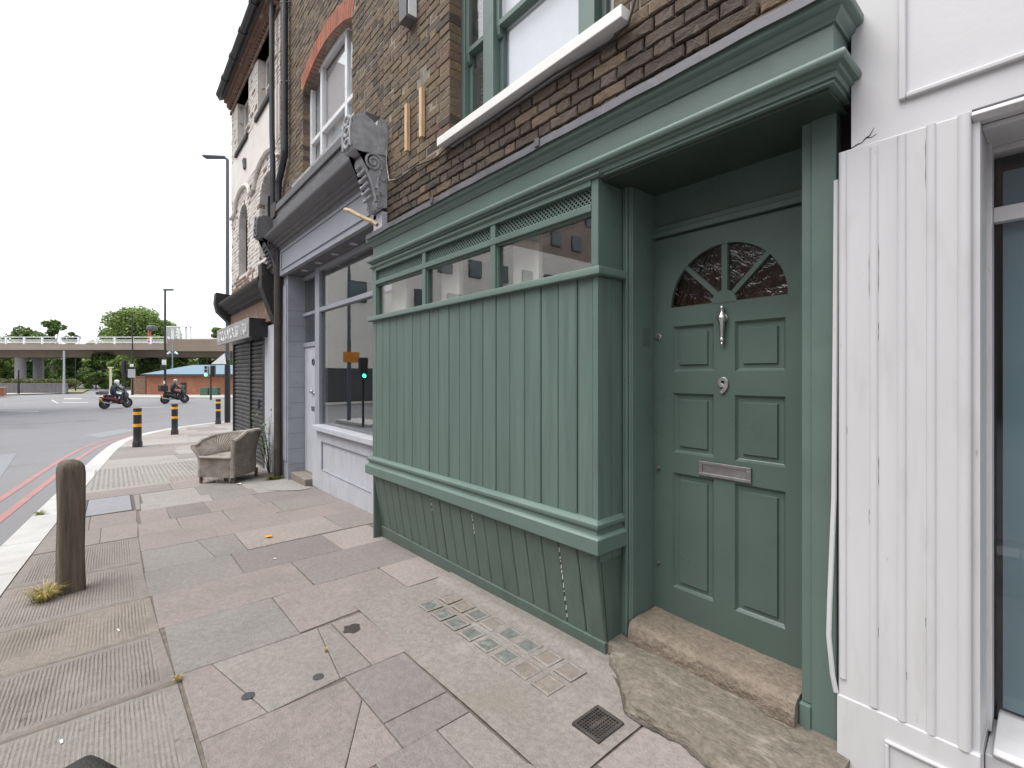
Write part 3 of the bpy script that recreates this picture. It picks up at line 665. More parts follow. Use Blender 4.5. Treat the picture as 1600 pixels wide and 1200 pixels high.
for a, b in seg:
    MB().box(a, b, YB+.034, YB+.039, ZS, ZT0).build('pane', M['glass'], bayf)
    lt = MB(); z0, z1 = ZT1, ZH; hgt = z1-z0; step = .029
    k = a - hgt
    while k < b:
        for sgn in (1, -1):
            p0, p1 = (k, z0), (k+hgt, z1)
            if sgn < 0: p0, p1 = (k, z1), (k+hgt, z0)
            if p0[0] < a: f = (a-p0[0])/hgt; p0 = (a, p0[1]+(p1[1]-p0[1])*f)
            if p1[0] > b: f = (b-k)/hgt; p1 = (b, (z0 if sgn > 0 else z1)+((z1-z0)*f*sgn))
            if p1[0]-p0[0] > .004:
                dx, dz = .0027, .0027; y0 = YB+.022 + (.004 if sgn > 0 else 0)
                lt.add([(p0[0]-dx,y0,p0[1]+dz*sgn),(p0[0]+dx,y0,p0[1]-dz*sgn),(p1[0]+dx,y0,p1[1]-dz*sgn),(p1[0]-dx,y0,p1[1]+dz*sgn),(p0[0]-dx,y0+.006,p0[1]+dz*sgn),(p0[0]+dx,y0+.006,p0[1]-dz*sgn),(p1[0]+dx,y0+.006,p1[1]-dz*sgn),(p1[0]-dx,y0+.006,p1[1]+dz*sgn)], [(0,1,2,3),(0,1,5,4),(1,2,6,5),(2,3,7,6),(3,0,4,7)])
        k += step
    tag(lt.build('lattice', M['green'], bayf), kind='stuff')
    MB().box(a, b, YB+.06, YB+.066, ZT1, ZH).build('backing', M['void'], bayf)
    gb = MB(); gb.box(a, a+.012, YB+.016, YB+.033, ZS+.012, ZT0); gb.box(b-.012, b, YB+.016, YB+.033, ZS+.012, ZT0); gb.box(a+.012, b-.012, YB+.016, YB+.033, ZT0-.012, ZT0); gb.box(a, b, YB+.016, YB+.033, ZS, ZS+.012); gb.build('glazing_bead', M['green'], bayf)
# right return of the bay
rt = MB(); rt.box(XR_-.04, XR_-.001, YB+.09, 2.055, ZS, 2.447)
rt.build('bay_return', M['green'], H9, .002)
capz = lambda x, y: .0
MB().sweep([(-.04,1.945),(.028,1.945),(.034,1.950),(.034,1.981),(.030,1.987),(-.04,1.988)], [(XL-.01, 2.055), (XL-.01, YB), (XR_, YB), (XR_, 2.054)]).build('bay_sill', M['green'], H9, smooth=True)
tilt = lambda x: .012*(x+1.52)
boarding = MB().box(XL+.01, XR_-.02, YB+.02, YB+.05, .45, 1.945).build('boarding', M['void'], H9)
BP = .1372; x = -1.661; edges = [XR_ - .03]
while x > XL + .03: edges.append(x); x -= BP
edges.append(XL)
def vboard(x0, x1, z0, z1, name, m, parent, yz=None, g_=.0016, ch=.005):
    """vertical board with chamfered edges; yz(z) gives its front plane"""
    yo = random.uniform(-.0022, .0022); g_ = random.uniform(.0012,.003); f = yz or (lambda z: YB)
    vs = []
    for z in (z0, z1):
        zz = z; y = f(zz)+yo
        vs += [(x0+g_, y+.022, zz), (x0+g_, y+ch, zz), (x0+g_+ch, y, zz), (x1-g_-ch, y, zz), (x1-g_, y+ch, zz), (x1-g_, y+.022, zz)]
    return MB().add(vs, [(k, k+1, k+7, k+6) for k in range(5)] + [(0,1,2,3,4,5), (11,10,9,8,7,6)]).build(name, m, parent)
for a, b in zip(edges, edges[1:]): vboard(b, a, .55, 1.946, 'board', M['green_board'], boarding)
cp = MB(); cp.box(XR_-.032, XR_+.001, YB-.003, YB+.022, .55, 1.945); cp.build('corner_post', M['green'], boarding, .002)
for a, b in ((YB+.024, YB+.115), (YB+.119, 2.057)): MB().box(XR_-.03, XR_-.0015, a, b, .5, 1.945).build('side_board', M['green_board'], boarding, .003)
ledge = [(-.02,.555),(.040,.555),(.046,.562),(.046,.632),(.038,.642),(.022,.650),(.018,.668),(.030,.678),(.034,.690),(.032,.702),(.020,.712),(.008,.720),(-.02,.724)]
MB().sweep(ledge, [(XL-.015, 2.055), (XL-.015, YB), (-3.4, YB), (-2.5, YB), (XR_-.01, YB), (XR_-.01, 2.056)], zf=lambda x, y: tilt(x)).build('ledge', M['green'], H9, smooth=True)
ap = MB().add([(XL,YB+.03,.56),(XR_-.01,YB+.03,.56),(XR_-.01,1.937+.03,-.10),(XL,1.937+.03,-.13)], [(0,1,2,3)]).build('apron', M['void'], H9)
apy = lambda z: YB - .006 + (1.937-YB+.006) * (.56-z)/.56
for i, (a, b) in enumerate(zip(edges, edges[1:])):
    a2 = a if i else XR_-.012
    zb = g((a+b)/2)-.01; gg = .006 if i in (11,) else random.uniform(.0014,.0034)
    vs = []
    for z, dx in ((zb, 0), (.575+tilt((a+b)/2), 0)):
        y = apy(z) + random.uniform(-.001,.001); ch = .005; x0, x1 = b+gg, a2-gg
        vs += [(x0, y+.022, z), (x0, y+ch, z), (x0+ch, y, z), (x1-ch, y, z), (x1, y+ch, z), (x1, y+.022, z)]
    MB().add(vs, [(k, k+1, k+7, k+6) for k in range(5)] + [(0,1,2,3,4,5), (11,10,9,8,7,6)]).build('apron_board', M['green_worn'], ap)
pc = MB(); rr = random.Random(5)
for xg, za, zb_ in ((edges[2], .10, .50), (edges[8], .36, .52), (edges[12], .40, .50)):
    z = za
    while z < zb_:
        L = rr.uniform(.006,.03); pc.box(xg-.0022, xg+.0018, apy(z)+.0015, apy(z)+.012, z, z+L); z += L + rr.uniform(.004,.03)
tag(pc.build('paint_chips', M['white_sill'], ap), kind='stuff')
# side of the apron and its skirting
MB().prism([(apy(-.05)+.008, -.06), (2.058, -.06), (2.058, .56), (apy(.56)+.008, .56)], XR_-.035, XR_-.013, 'x').build('apron_side', M['green_worn'], ap)
sk = MB()
for k in range(30):
    xa, xb = XL-.005 + (XR_+.0-XL)*k/30, XL-.005 + (XR_-XL)*(k+1)/30
sk.add([(XL-.006, apy(-.08)-.012, g(XL)-.02), (XR_-.008, apy(0)-.012, g(XR_)-.02), (XR_-.008, apy(.075)-.012, .074), (XL-.006, apy(.02)-.012, .022),
        (XL-.006, apy(-.08)+.01, g(XL)-.02), (XR_-.008, apy(0)+.01, g(XR_)-.02), (XR_-.008, apy(.075)+.01, .078), (XL-.006, apy(.02)+.01, .026)], [(0,1,2,3),(3,2,6,7),(1,5,6,2),(0,3,7,4),(4,5,1,0)])
sk.build('skirting', M['green_worn'], ap, .003)
MB().box(XL-.006, XL+.02, YB+.01, 2.2, -.12, 1.95).build('left_side', M['green_worn'], H9)
# body of the house behind the front
hs = MB(); hs.box(-4.42,-4.36,2.41,9,-.3,8.5); hs.box(-.52,-.47,2.31,9,-.3,8.5); hs.box(-4.42,-.47,8.9,9,-.3,8.5); hs.box(-4.42,-.47,2.06,9,8.5,8.6); hs.box(-1.50,-.52,2.42,2.46,-.1,2.6); hs.box(-1.52,-1.464,2.262,2.46,-.1,2.6); hs.box(-1.474,-1.452,2.285,2.42,.1,2.3); hs.box(-.70,-.52,2.335,2.42,-.1,2.6); hs.box(-4.4,-.52,2.36,2.6,2.46,2.60)
hs.build('inner_walls', M['room'], H9)
# room behind the bay
window_room(H9, XL+.03, XR_-.05, 1.2, 2.9, 2.06, 2.6)
rp = MB()
for xm, wd_ in ((-4.10,.30), (-3.22,.26), (-2.34,.24)): rp.box(xm, xm+wd_, 1.99, 2.00, 1.96, 2.45); rp.box(xm+wd_, xm+wd_+.03, 1.965, 1.995, 1.96, 2.45)
rp.build('inner_shutter_frame', M['room'], H9)
MB().box(XL+.03, XR_-.05, YB+.06, 2.10, 1.93, 1.955).build('inner_sill', M['room'], H9)

# entrance: pilasters, recess, door
pl = MB(); X0, X1 = XR_+.002, -1.462
pl.box(X0-.06, X1, 2.058, 2.262, .05, 2.43)
for xa, w_, p in ((-1.516,.012,.012), (-1.498,.016,.020), (-1.480,.012,.009)): pl.box(xa, xa+w_, 2.058-p, 2.06, .09, 2.43)
pl.build('door_pilaster', M['green'], H9, .003)
pr = MB(); pr.box(-.640, -.556, 2.052, 2.26, .03, 2.43); pr.box(-.676, -.640, 2.062, 2.26, .17, 2.43); pr.box(-.680,-.640,2.046,2.25,.058,.168)
pr.build('door_pilaster', M['green'], H9, .004)
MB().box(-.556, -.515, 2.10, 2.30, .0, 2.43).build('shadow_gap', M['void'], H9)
fm = MB(); DY = 2.26; DX0, DX1, DZ0, DZ1 = -1.460, -.697, .165, 2.180
fm.box(DX0-.01, DX1+.03, 2.235, 2.33, 2.186, 2.215); fm.box(DX0-.01, DX1+.03, 2.244, 2.33, 2.215, 2.245); fm.box(DX0-.01, DX1+.03, 2.262, 2.33, 2.245, 2.43)
fm.box(DX1+.004, -.64, 2.262, 2.33, .18, 2.186)
fm.build('door_frame', M['green_shaded'], H9, .003)
CXD = -1.078; PX = [(-1.352, -1.130), (-1.026, -.804)]; PZ = [(1.465, 1.703), (1.038, 1.352), (.325, .932)]
dr = MB()
dr.box(DX0, PX[0][0], DY, DY+.04, DZ0, 1.72); dr.box(PX[1][1], DX1, DY, DY+.04, DZ0, 1.72); dr.box(PX[0][1], PX[1][0], DY, DY+.04, DZ0, 1.72)
for a, b in PX:
    for c, d in ((DZ0, PZ[2][0]), (PZ[2][1], PZ[1][0]), (PZ[1][1], PZ[0][0]), (PZ[0][1], 1.72)): dr.box(a, b, DY, DY+.04, c, d)
FZ, FR = 1.803, .284; dr.box(DX0, DX1, DY, DY+.04, 1.72, FZ)
na = 40; arc = [(CXD+FR*math.cos(PI*k/na), FZ+FR*math.sin(PI*k/na)) for k in range(na+1)]
def outer(k):
    a = PI*k/na; c, s_ = math.cos(a), math.sin(a); tx = (DX1-CXD)/c if c > 1e-6 else ((DX0-CXD)/c if c < -1e-6 else 1e9); tz = (DZ1-FZ)/s_ if s_ > 1e-6 else 1e9
    t_ = min(tx, tz); return (CXD+c*t_, FZ+s_*t_)
ou = [outer(k) for k in range(na+1)]
vs = [(p[0], DY, p[1]) for p in arc] + [(p[0], DY, p[1]) for p in ou] + [(p[0], DY+.03, p[1]) for p in arc]; n = na+1
dr.add(vs, [(k, k+1, n+k+1, n+k) for k in range(na)] + [(k, k+1, 2*n+k+1, 2*n+k) for k in range(na)])
# corner triangles left open by the radial fill
cand = [k for k in range(na) if abs(ou[k][0]-ou[k+1][0]) > 1e-6 and abs(ou[k][1]-ou[k+1][1]) > 1e-6]
for k in cand: 
    cx_ = DX1 if ou[k][0] > CXD else DX0
    dr.add([(ou[k][0],DY,ou[k][1]),(ou[k+1][0],DY,ou[k+1][1]),(cx_,DY,DZ1)], [(0,1,2)])
dr.box(DX0, DX1, DY+.041, DY+.05, DZ0, FZ)
door = dr.build('door', M['green_shaded'], H9, fix=True)
for a, b in PX:
    for c, d in PZ:
        p = MB(); e1, e2, e3 = .004, .026, .040
        lv = [(0, DY+.001), (.009, DY+.013), (.013, DY+.016), (.033, DY+.016), (.037, DY+.006)]
        vs = []
        for e, y in lv: vs += [(a+e, y, c+e), (b-e, y, c+e), (b-e, y, d-e), (a+e, y, d-e)]
        fs = [(4*k+i, 4*k+(i+1) % 4, 4*k+4+(i+1) % 4, 4*k+4+i) for k in range(4) for i in range(4)] + [(16,17,18,19)]
        p.add(vs, fs).build('panel', M['green_shaded'], door)
bars = MB()
for ang in (45, 90, 135):
    c, s_ = math.cos(R(ang)), math.sin(R(ang)); w_ = .011 if ang != 90 else .014
    p0, p1 = (CXD+.03*c, FZ+.03*s_), (CXD+(FR+.002)*c, FZ+(FR+.002)*s_); q = (-s_*w_, c*w_)
    bars.add([(p0[0]+q[0],DY+.004,p0[1]+q[1]),(p0[0]-q[0],DY+.004,p0[1]-q[1]),(p1[0]-q[0],DY+.004,p1[1]-q[1]),(p1[0]+q[0],DY+.004,p1[1]+q[1]),
              (p0[0]+q[0]*1.3,DY+.02,p0[1]+q[1]*1.3),(p0[0]-q[0]*1.3,DY+.02,p0[1]-q[1]*1.3),(p1[0]-q[0]*1.3,DY+.02,p1[1]-q[1]*1.3),(p1[0]+q[0]*1.3,DY+.02,p1[1]+q[1]*1.3)], [(0,1,2,3),(0,1,5,4),(1,2,6,5),(2,3,7,6),(3,0,4,7)])
bars.prism([(CXD+.062*math.cos(PI*k/8), FZ-.004+.062*math.sin(PI*k/8)) for k in range(9)], DY-.002, DY+.02, 'y')
bars.build('glazing_bars', M['green_shaded'], door)
for k0 in range(4):
    a0, a1 = R(45*k0), R(45*k0+45); pts = [(CXD+.04*math.cos((a0+a1)/2), FZ+.04*math.sin((a0+a1)/2))] + [(CXD+FR*math.cos(a0+(a1-a0)*k/10), FZ+FR*math.sin(a0+(a1-a0)*k/10)) for k in range(11)]
    MB().add([(p[0], DY+.018, p[1]) for p in pts], [tuple(range(len(pts)))]).build('fanlight_pane', M['glass_rib'], door)
MB().box(DX0+.05, DX1-.02, DY+.06, DY+.07, 1.7, 2.18).build('hall_dark', M['room_floor'], door)
# furniture on the door
kn = MB(); kx = -1.079
kn.lathe([(.001,1.784),(.008,1.780),(.010,1.772),(.006,1.765),(.011,1.760),(.008,1.752),(.012,1.742),(.020,1.730),(.022,1.715),(.014,1.700),(.013,1.68),(.009,1.64),(.007,1.628),(.011,1.622),(.011,1.612),(.005,1.606),(.008,1.600),(.006,1.592),(.001,1.588)], (kx, DY-.020, 0), 'z', 14)
kn.lathe([(.022, DY-.001), (.022, DY-.012), (.012, DY-.02)], (kx, 0, 1.722), 'y', 14)
kn.build('knocker', M['steel'], door, smooth=True)
lp = MB(); a, b, c, d = -1.203, -.947, .944, 1.016
for x0, x1, z0, z1 in ((a,b,c,c+.015),(a,b,d-.015,d),(a,a+.020,c+.015,d-.015),(b-.020,b,c+.015,d-.015)): lp.box(x0, x1, DY-.012, DY, z0, z1)
lpo = lp.build('letter_plate', M['steel_dull'], door, .002); MB().box(a+.02, b-.02, DY-.006, DY, c+.015, d-.015).build('letter_flap', M['steel_dull'], lpo)
for z, r_ in ((1.655, .018), (.942, .013), (.427, .009)): MB().lathe([(.002, DY-.012), (r_*.7, DY-.012), (r_*.8, DY-.008), (r_, DY-.004), (r_, DY)], (-1.437, 0, z), 'y', 16).build('lock', M['steel'] if z > 1.5 else M['steel_dull'], door, smooth=True)
fc = bpy.data.curves.new('numeral', 'FONT'); fc.body = '9'; fc.size = .108; fc.extrude = .003; fc.bevel_depth = .0022; fc.align_x = 'CENTER'; fc.offset = .0012
tmp = bpy.data.objects.new('tmp_numeral', fc); COL.objects.link(tmp); bpy.context.view_layer.update()
me = bpy.data.meshes.new_from_object(tmp.evaluated_get(bpy.context.evaluated_depsgraph_get())); bpy.data.objects.remove(tmp)
me.materials.clear(); me.materials.append(M['steel'])
o = inst(me, 'numeral', door, (-1.079, DY-.006, 1.359), (PI/2, 0, 0))
kp = MB(); kp.prism([(2.12,1.50),(2.165,1.50),(2.175,1.515),(2.175,1.60),(2.165,1.615),(2.12,1.615),(2.11,1.60),(2.11,1.515)], -.690, -.677, 'x'); kp.xf(Matrix.Translation((-.012,.055,0))).build('key_safe', M['black'], H9, .003)
MB().box(-1.4635,-1.4605,2.145,2.215,1.60,1.70).build('lock_keep', M['green_shaded'], H9, .002)

# ================================================================== STEPS, GRATE
def rock(name, x0, x1, y0, y1, z0, z1, n, amp, m, label, cat, seed, shape=None, topz=None, prof=None):
    nX, nV = n; off = Vector((seed*3.1, seed*1.7, seed*.9))
    base = prof or [(0,0),(0,.6),(.03,.85),(.10,.97),(.20,1.0),(1,1.0)]
    L = [0]
    for p, q in zip(base, base[1:]): L.append(L[-1] + math.hypot((q[0]-p[0])*abs(y1-y0), (q[1]-p[1])*(z1-z0)))
    pv = [(float(np.interp(k/(nV-1)*L[-1], L, [p[0] for p in base])), float(np.interp(k/(nV-1)*L[-1], L, [p[1] for p in base]))) for k in range(nV)]
    vs = []
    for i in range(nX):
        u = i/(nX-1); x = x0+(x1-x0)*u
        fy = y0 + (shape(u) if shape else 0)
        for (v, h) in pv:
            y = fy+(y1-fy)*v; z = z0+(z1-z0)*h + ((topz(u, v)) if topz else 0)*h
            P = Vector((x, y, z*1.6))
            d = amp*(fnoise.fractal(P*9+off, .9, 2.1, 5) + .6*fnoise.noise(P*3.3+off)); e = amp*.5*fnoise.fractal(P*14-off, .9, 2.1, 4)
            lay = amp*.5*round(2.5*fnoise.noise(Vector((x*5, y*5, 3))+off))/2.5
            vs.append((x+(e if 0 < i < nX-1 else 0), y-d*(1-v)*(1 if h > .05 else .3), z+(d*.55+lay)*(h > .3)))
    mb = MB(); mb.add(vs, [(i*nV+j, i*nV+j+1, (i+1)*nV+j+1, (i+1)*nV+j) for i in range(nX-1) for j in range(nV-1)] + [tuple(range(nV))[::-1], tuple((nX-1)*nV+j for j in range(nV))])
    return tag(mb.build(name, m, None, smooth=True, loc=((x0+x1)/2, (y0+y1)/2, z0)), label, cat)
rock('door_step', -1.458, -.684, 2.015, 2.262, .045, .183, (150, 50), .0065, M['sand'], 'worn rounded brown sandstone step directly under the green door', 'step', 3, topz=lambda u, v: -.010*math.sin(u*PI))
rock('stone_slab', -1.46, -.50, 1.70, 2.06, -.05, .080, (220, 90), .015, M['rough_stone'], 'rough flaking grey stone slab below the sandstone step', 'stone', 9,
     shape=lambda u: (.17*max(0, 1-u*4.0)**1.0 + .015*math.sin(u*15)) - .07*u, topz=lambda u, v: -.016*(1-min(1, v*1.5)), prof=[(0,0),(-.03,.50),(-.025,.76),(.02,.90),(.10,.97),(.5,1.0),(1,1.02)])
rock('rubble_stone', -1.545, -1.425, 1.925, 2.055, -.03, .075, (40, 40), .012, M['rough_stone'], 'small broken stone lump at the foot of the bay corner', 'stone', 5)
gr = thing('drain_grate', 'small square iron grid set in the pavement by the stone step', 'drain cover', (-1.245, 1.52, g(-1.245)))
gx0, gx1, gy0, gy1 = -1.318, -1.178, 1.438, 1.602; gzz = g(-1.25)+.012
MB().box(gx0, gx1, gy0, gy1, gzz-.03, gzz-.010).build('tray', M['void'], gr)
f = MB(); 
for x0, x1, y0, y1 in ((gx0,gx1,gy0,gy0+.014),(gx0,gx1,gy1-.014,gy1),(gx0,gx0+.014,gy0+.014,gy1-.014),(gx1-.014,gx1,gy0+.014,gy1-.014)): f.box(x0,x1,y0,y1,gzz-.03,gzz)
f.build('rim', M['iron_cover'], gr, .002)
bb = MB()
for k in range(1, 9): x = gx0+.014+(gx1-gx0-.028)*k/9; bb.box(x-.0026,x+.0026,gy0+.014,gy1-.014,gzz-.011,gzz-.003)
for k in range(1, 10): y = gy0+.014+(gy1-gy0-.028)*k/10; bb.box(gx0+.014,gx1-.014,y-.0026,y+.0026,gzz-.0105,gzz-.0025)
bb.box(-1.256,-1.238,1.468,1.572,gzz-.010,gzz-.001)
bb.build('grid', M['iron_cover'], gr)
cv = thing('access_cover', 'rectangular grey metal service cover in the pavement behind the wooden post', 'access cover', (-7.75, -.04, g(-7.75)))
c_ = MB(); 
for k in range(14):
    x = -7.25-.075*k; c_.box(x-.068, x, -.25, .165, g(x)-.03, g(x)+.004)
c_.build('lid', M['iron_grey'], cv, .003)
c_ = MB(); c_.sweep([(0,-.03),(.03,-.03),(.03,.003),(0,.003)], [(-8.31,.172),(-8.31,-.258),(-7.24,-.258),(-7.24,.172),(-8.31,.172)], zf=lambda x, y: g(x)); c_.build('rim', M['iron_cover'], cv)

# ================================================================== WHITE SHOPFRONT ON THE RIGHT
WS = thing('white_shop', 'white painted shopfront with fluted pilaster and blue window film', 'shop', (.6, 2.0, 0)); YP = 2.0
w_ = MB(); 
for a, b, c, d in rects_minus(-.498, 3.2, 2.25, 8.5, [(-.19, 2.6, 0, 2.26)]): w_.box(a, b, YP+.004, YP+.36, c, d)
w_.box(2.4, 3.2, YP+.004, YP+.36, 0, 2.25)
w_.build('wall', M['white_clean'], WS)
p = MB(); p.box(-.536, -.198, YP, YP+.34, .295, 2.252)
pil = p.build('pilaster', M['white_old'], WS, .004)
def bead(x, r_, z0, z1, name='reed', m='white_old'):
    mb = MB(); n = 8
    vs = [(x+r_*math.cos(PI*k/n), YP+.001-r_*.8*math.sin(PI*k/n), z) for z in (z0, z1) for k in range(n+1)]
    mb.add(vs, [(k, k+1, n+2+k, n+1+k) for k in range(n)] + [tuple(range(n+1)), tuple(range(2*n+1, n, -1))]).build(name, M[m], pil, smooth=True)
for x, z0, z1 in ((-.432,.305,2.235), (-.357,.300,2.245), (-.283,.298,2.25)): bead(x, .0125, z0, z1)
bead(-.206, .016, .295, 2.250, 'corner_bead'); bead(-.522, .012, .36, 2.245)
ck = MB(); rr = random.Random(21)
for xc in (-.4455, -.3705, -.2965, -.2235, -.419, -.344, -.5105):
    z = .33
    while z < 2.18:
        L = rr.uniform(.02,.22)
        if rr.random() < .16: ck.tube([(xc+rr.uniform(-.0008,.0008), YP+.0006, z+L*k/4) for k in range(5)], [.0004, .0013, .0009, .0014, .0004], 4)
        z += L + rr.uniform(.01,.12)
tag(ck.build('paint_cracks', M['void'], pil), kind='stuff')
p = MB(); p.box(-.540, -.170, YP-.006, YP+.34, -.02, .297); 
ped = p.build('plinth', M['white_old'], WS, .004)
frp = MB()
for x0, x1, z0, z1 in ((-.40,-.388,.02,.205), (-.40,-.22,.205,.217), (-.232,-.22,.02,.205)): frp.box(x0, x1, YP-.016, YP-.004, z0, z1)
frp.build('plinth_moulding', M['white_old'], ped, .004)
st = MB(); st.tube([(-.548,2.02,2.16),(-.549,2.012,1.6),(-.551,2.004,1.0),(-.560,1.988,.62),(-.562,1.985,.50),(-.552,1.992,.36),(-.543,1.998,.30)], .0085, 8)
st.build('loose_trim', M['white_clean'], WS, smooth=True)
fp = MB()
for x0, x1, z0, z1 in ((-.365,-.345,2.36,3.0), (-.345,2.5,2.36,2.378)): fp.box(x0, x1, YP-.012, YP+.006, z0, z1)
fp.build('fascia_moulding', M['white_old'], WS, .005, seg=3)
cw = MB(); cw.tube([(-.500,YP+.0035,2.2535),(-.480,YP+.0035,2.262),(-.468,YP+.0035,2.263),(-.455,YP+.0035,2.275),(-.444,YP+.0035,2.280),(-.432,YP+.0035,2.302)], [.0016,.002,.0012,.002,.0015,.0006], 5); cw.tube([(-.455,YP+.0035,2.275),(-.438,YP+.0035,2.272),(-.425,YP+.0035,2.278)], [.0016,.0012,.0005], 5)
cw.build('paint_crack', M['void'], WS)
hb = MB(); hb.prism([(YP-.010,2.236),(YP+.012,2.222),(YP+.05,2.222),(YP+.05,2.25),(YP-.004,2.25)], -.19, 2.6, 'x'); hb.build('head_bead', M['white_old'], WS, .003)
rv = MB(); rv.box(-.196, -.172, YP+.012, 2.26, .28, 2.222); rv.box(-.184, -.160, 2.19, 2.26, .28, 2.222); rv.box(-.172, 2.6, YP+.05, 2.30, 2.206, 2.222); rv.box(-.172,2.6,2.23,2.30,2.185,2.206)
rv.build('window_reveal', M['white_old'], WS, .003)
wf = MB(); wf.box(-.160, 2.6, 2.235, 2.275, 1.955, 2.005); wf.build('transom', M['white_clean'], WS, .003)
MB().box(-.162, 2.6, 2.268, 2.274, .30, 2.2).build('pane', M['glass_clear'], WS)
MB().box(-.141, 2.6, 2.279, 2.281, .33, 2.13).build('window_film', M['blue_film'], WS)
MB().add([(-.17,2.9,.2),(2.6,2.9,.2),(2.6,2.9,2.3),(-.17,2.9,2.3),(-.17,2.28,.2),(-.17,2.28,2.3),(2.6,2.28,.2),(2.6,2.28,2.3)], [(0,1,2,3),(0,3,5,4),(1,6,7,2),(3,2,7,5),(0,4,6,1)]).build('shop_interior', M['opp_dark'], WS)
sl = MB(); sl.prism([(2.08,.262),(2.30,.285),(2.30,.315),(2.26,.318),(2.085,.292),(2.07,.277)], -.150, 2.6, 'x'); sl.build('window_sill', M['white_old'], WS, .004)
MB().box(-.168, 2.6, 2.085, 2.32, -.05, .262).build('stall_riser', M['white_old'], WS, .004)

# ================================================================== GREY SHOPFRONT HOUSE
H2 = thing('terraced_house', 'brick house with pale grey shopfront and white window under red brick arch', 'house', (-6.3, 2.06, g(-6.3)))
A0, A1, AZ0, AZ1 = -7.06, -5.24, 4.20, 5.50; AC = (A0+A1)/2; RISE = .20
AR = ((A1-A0)**2/4 + RISE**2)/(2*RISE); AZC = AZ1 + RISE - AR
def arch_half(z, rad):
    d = rad**2 - (z-AZC)**2; return math.sqrt(d) if d > 0 else 0
def blk(z):
    out = []
    if AZ0-.03 < z < AZ1+.02: out.append((A0, A1))
    elif AZ1 < z < AZC+AR+.235:
        h = arch_half(z, AR+.235); 
        if h: out.append((AC-min(h, .91+.10), AC+min(h, .91+.10)))
    return out
mb = MB()
for a, b, c, d in rects_minus(-8.27, -4.42, 3.30, 9.5, [(A0-.005, A1+.005, AZ0, AZ1+RISE)]): mb.box(a, b, YW+.006, YW+.34, c, d)
k0 = 24; xs_ = [A0+(A1-A0)*k/k0 for k in range(k0+1)]
for a, b in zip(xs_, xs_[1:]):
    za = AZC+math.sqrt(AR**2-(a-AC)**2); zb = AZC+math.sqrt(AR**2-(b-AC)**2)
    mb.add([(a,YW+.009,za),(b,YW+.009,zb),(b,YW+.009,AZ1+RISE),(a,YW+.009,AZ1+RISE),(a,YW+.3,za),(b,YW+.3,zb)], [(0,1,2,3),(0,1,5,4)])
wall2 = mb.build('wall', M['mortar'], H2)
mb = MB()
for x0, x1, z in courses(-8.25, -4.43, 3.62, 8.2, blk): brick_geo(mb, x0, x1, z, z+BH, YW, .115, pick(z, .10 + .25*(z < 4.0)))
tag(mb.build('brickwork', BMAT, wall2, fix=False), kind='stuff')
ar = mb = MB(); nv = 26
a_max = math.asin(.91/AR)
arch = MB().add([(0,0,0)], []) 
archp = MB().tube([(AC-.9,YW+.05,AZ1+.06),(AC-.89,YW+.05,AZ1+.06)], .01, 4).build('arch', M['mortar'], H2)
for k in range(nv):
    t0, t1 = -a_max + 2*a_max*(k+.04)/nv, -a_max + 2*a_max*(k+.96)/nv
    pts = [(AC+rr*math.sin(t), AZC+rr*math.cos(t)) for rr, t in ((AR,t0),(AR,t1),(AR+.225,t1),(AR+.225,t0))]
    MB().prism(pts, YW-.002+random.uniform(-.002,.002), YW+.11, 'y').build('arch_brick', M['red_brick'], archp)
wn = MB(); FY2 = 2.155
frame_rect(wn, A0+.005, A1-.005, AZ0+.08, AZ1+.19, FY2, FY2+.07, .06)
for xm in (-6.62, -5.72): wn.box(xm, xm+.07, FY2+.002, FY2+.068, AZ0+.14, AZ1+.13)
wn.box(A0+.065, A1-.065, FY2+.004, FY2+.066, 4.735, 4.795)
win2 = wn.build('window', M['upvc'], H2, .006)
for a, b in ((A0+.065,-6.62), (-6.55,-5.72), (-5.65,A1-.065)):
    for c, d in ((AZ0+.14, 4.735), (4.795, AZ1+.13)): MB().box(a, b, FY2+.03, FY2+.035, c, d).build('pane', M['glass_up'], win2)
MB().box(A0+.07, A1-.06, FY2+.075, FY2+.08, AZ0+.1, AZ1+.1).build('blind', M['blind'], win2)
window_room(H2, A0, A1, AZ0, AZ1+.2, FY2+.1, 1.2)
MB().prism([(1.955,4.09),(2.16,4.09),(2.16,4.285),(1.955,4.175)], A0-.18, A1+.10, 'x').build('window_sill', M['carved'], H2, .006)
cor = [(-.06,3.40),(.02,3.40),(.035,3.415),(.04,3.44),(.07,3.45),(.085,3.475),(.12,3.485),(.125,3.515),(.17,3.53),(.20,3.55),(.23,3.56),(.24,3.575),(.24,3.60),(.10,3.66),(-.06,3.70)]
MB().sweep(cor, [(-8.07,2.02),(-4.52,2.02)]).build('cornice', M['grey_dark'], H2, smooth=True)
bc_ = MB(); bc_.box(-8.06,-4.54,1.90,2.065,3.66,3.86); bc_.box(-8.06,-4.54,1.94,2.066,3.86,3.98); bc_.box(-8.06,-4.54,1.915,2.064,3.98,4.088); bc_.build('blocking_course', M['grey_dark'], H2, .008)
fa = MB(); fa.box(-8.06, -4.46, 2.0, 2.06, 3.0, 3.405); fas = fa.build('fascia', M['grey_paint'], H2, .003)
for x0, x1, z0, z1 in ((-7.95,-4.6,3.075,3.10), (-7.95,-4.6,3.345,3.37), (-7.95,-7.92,3.10,3.345), (-4.63,-4.6,3.10,3.345)): MB().box(x0,x1,1.985,2.0,z0,z1).build('fascia_moulding', M['grey_paint'], fas, .004)
MB().box(-8.06, -4.46, 2.06, 2.42, 2.99, 3.03).build('soffit', M['grey_dark'], H2)
for k in range(5): MB().lathe([(.05,2.985),(.05,2.9905)], (-7.3+.62*k, 2.16, 0), 'z', 16).build('soffit_vent', M['grey_light'], H2)
pz = MB(); gy_ = g(-8)
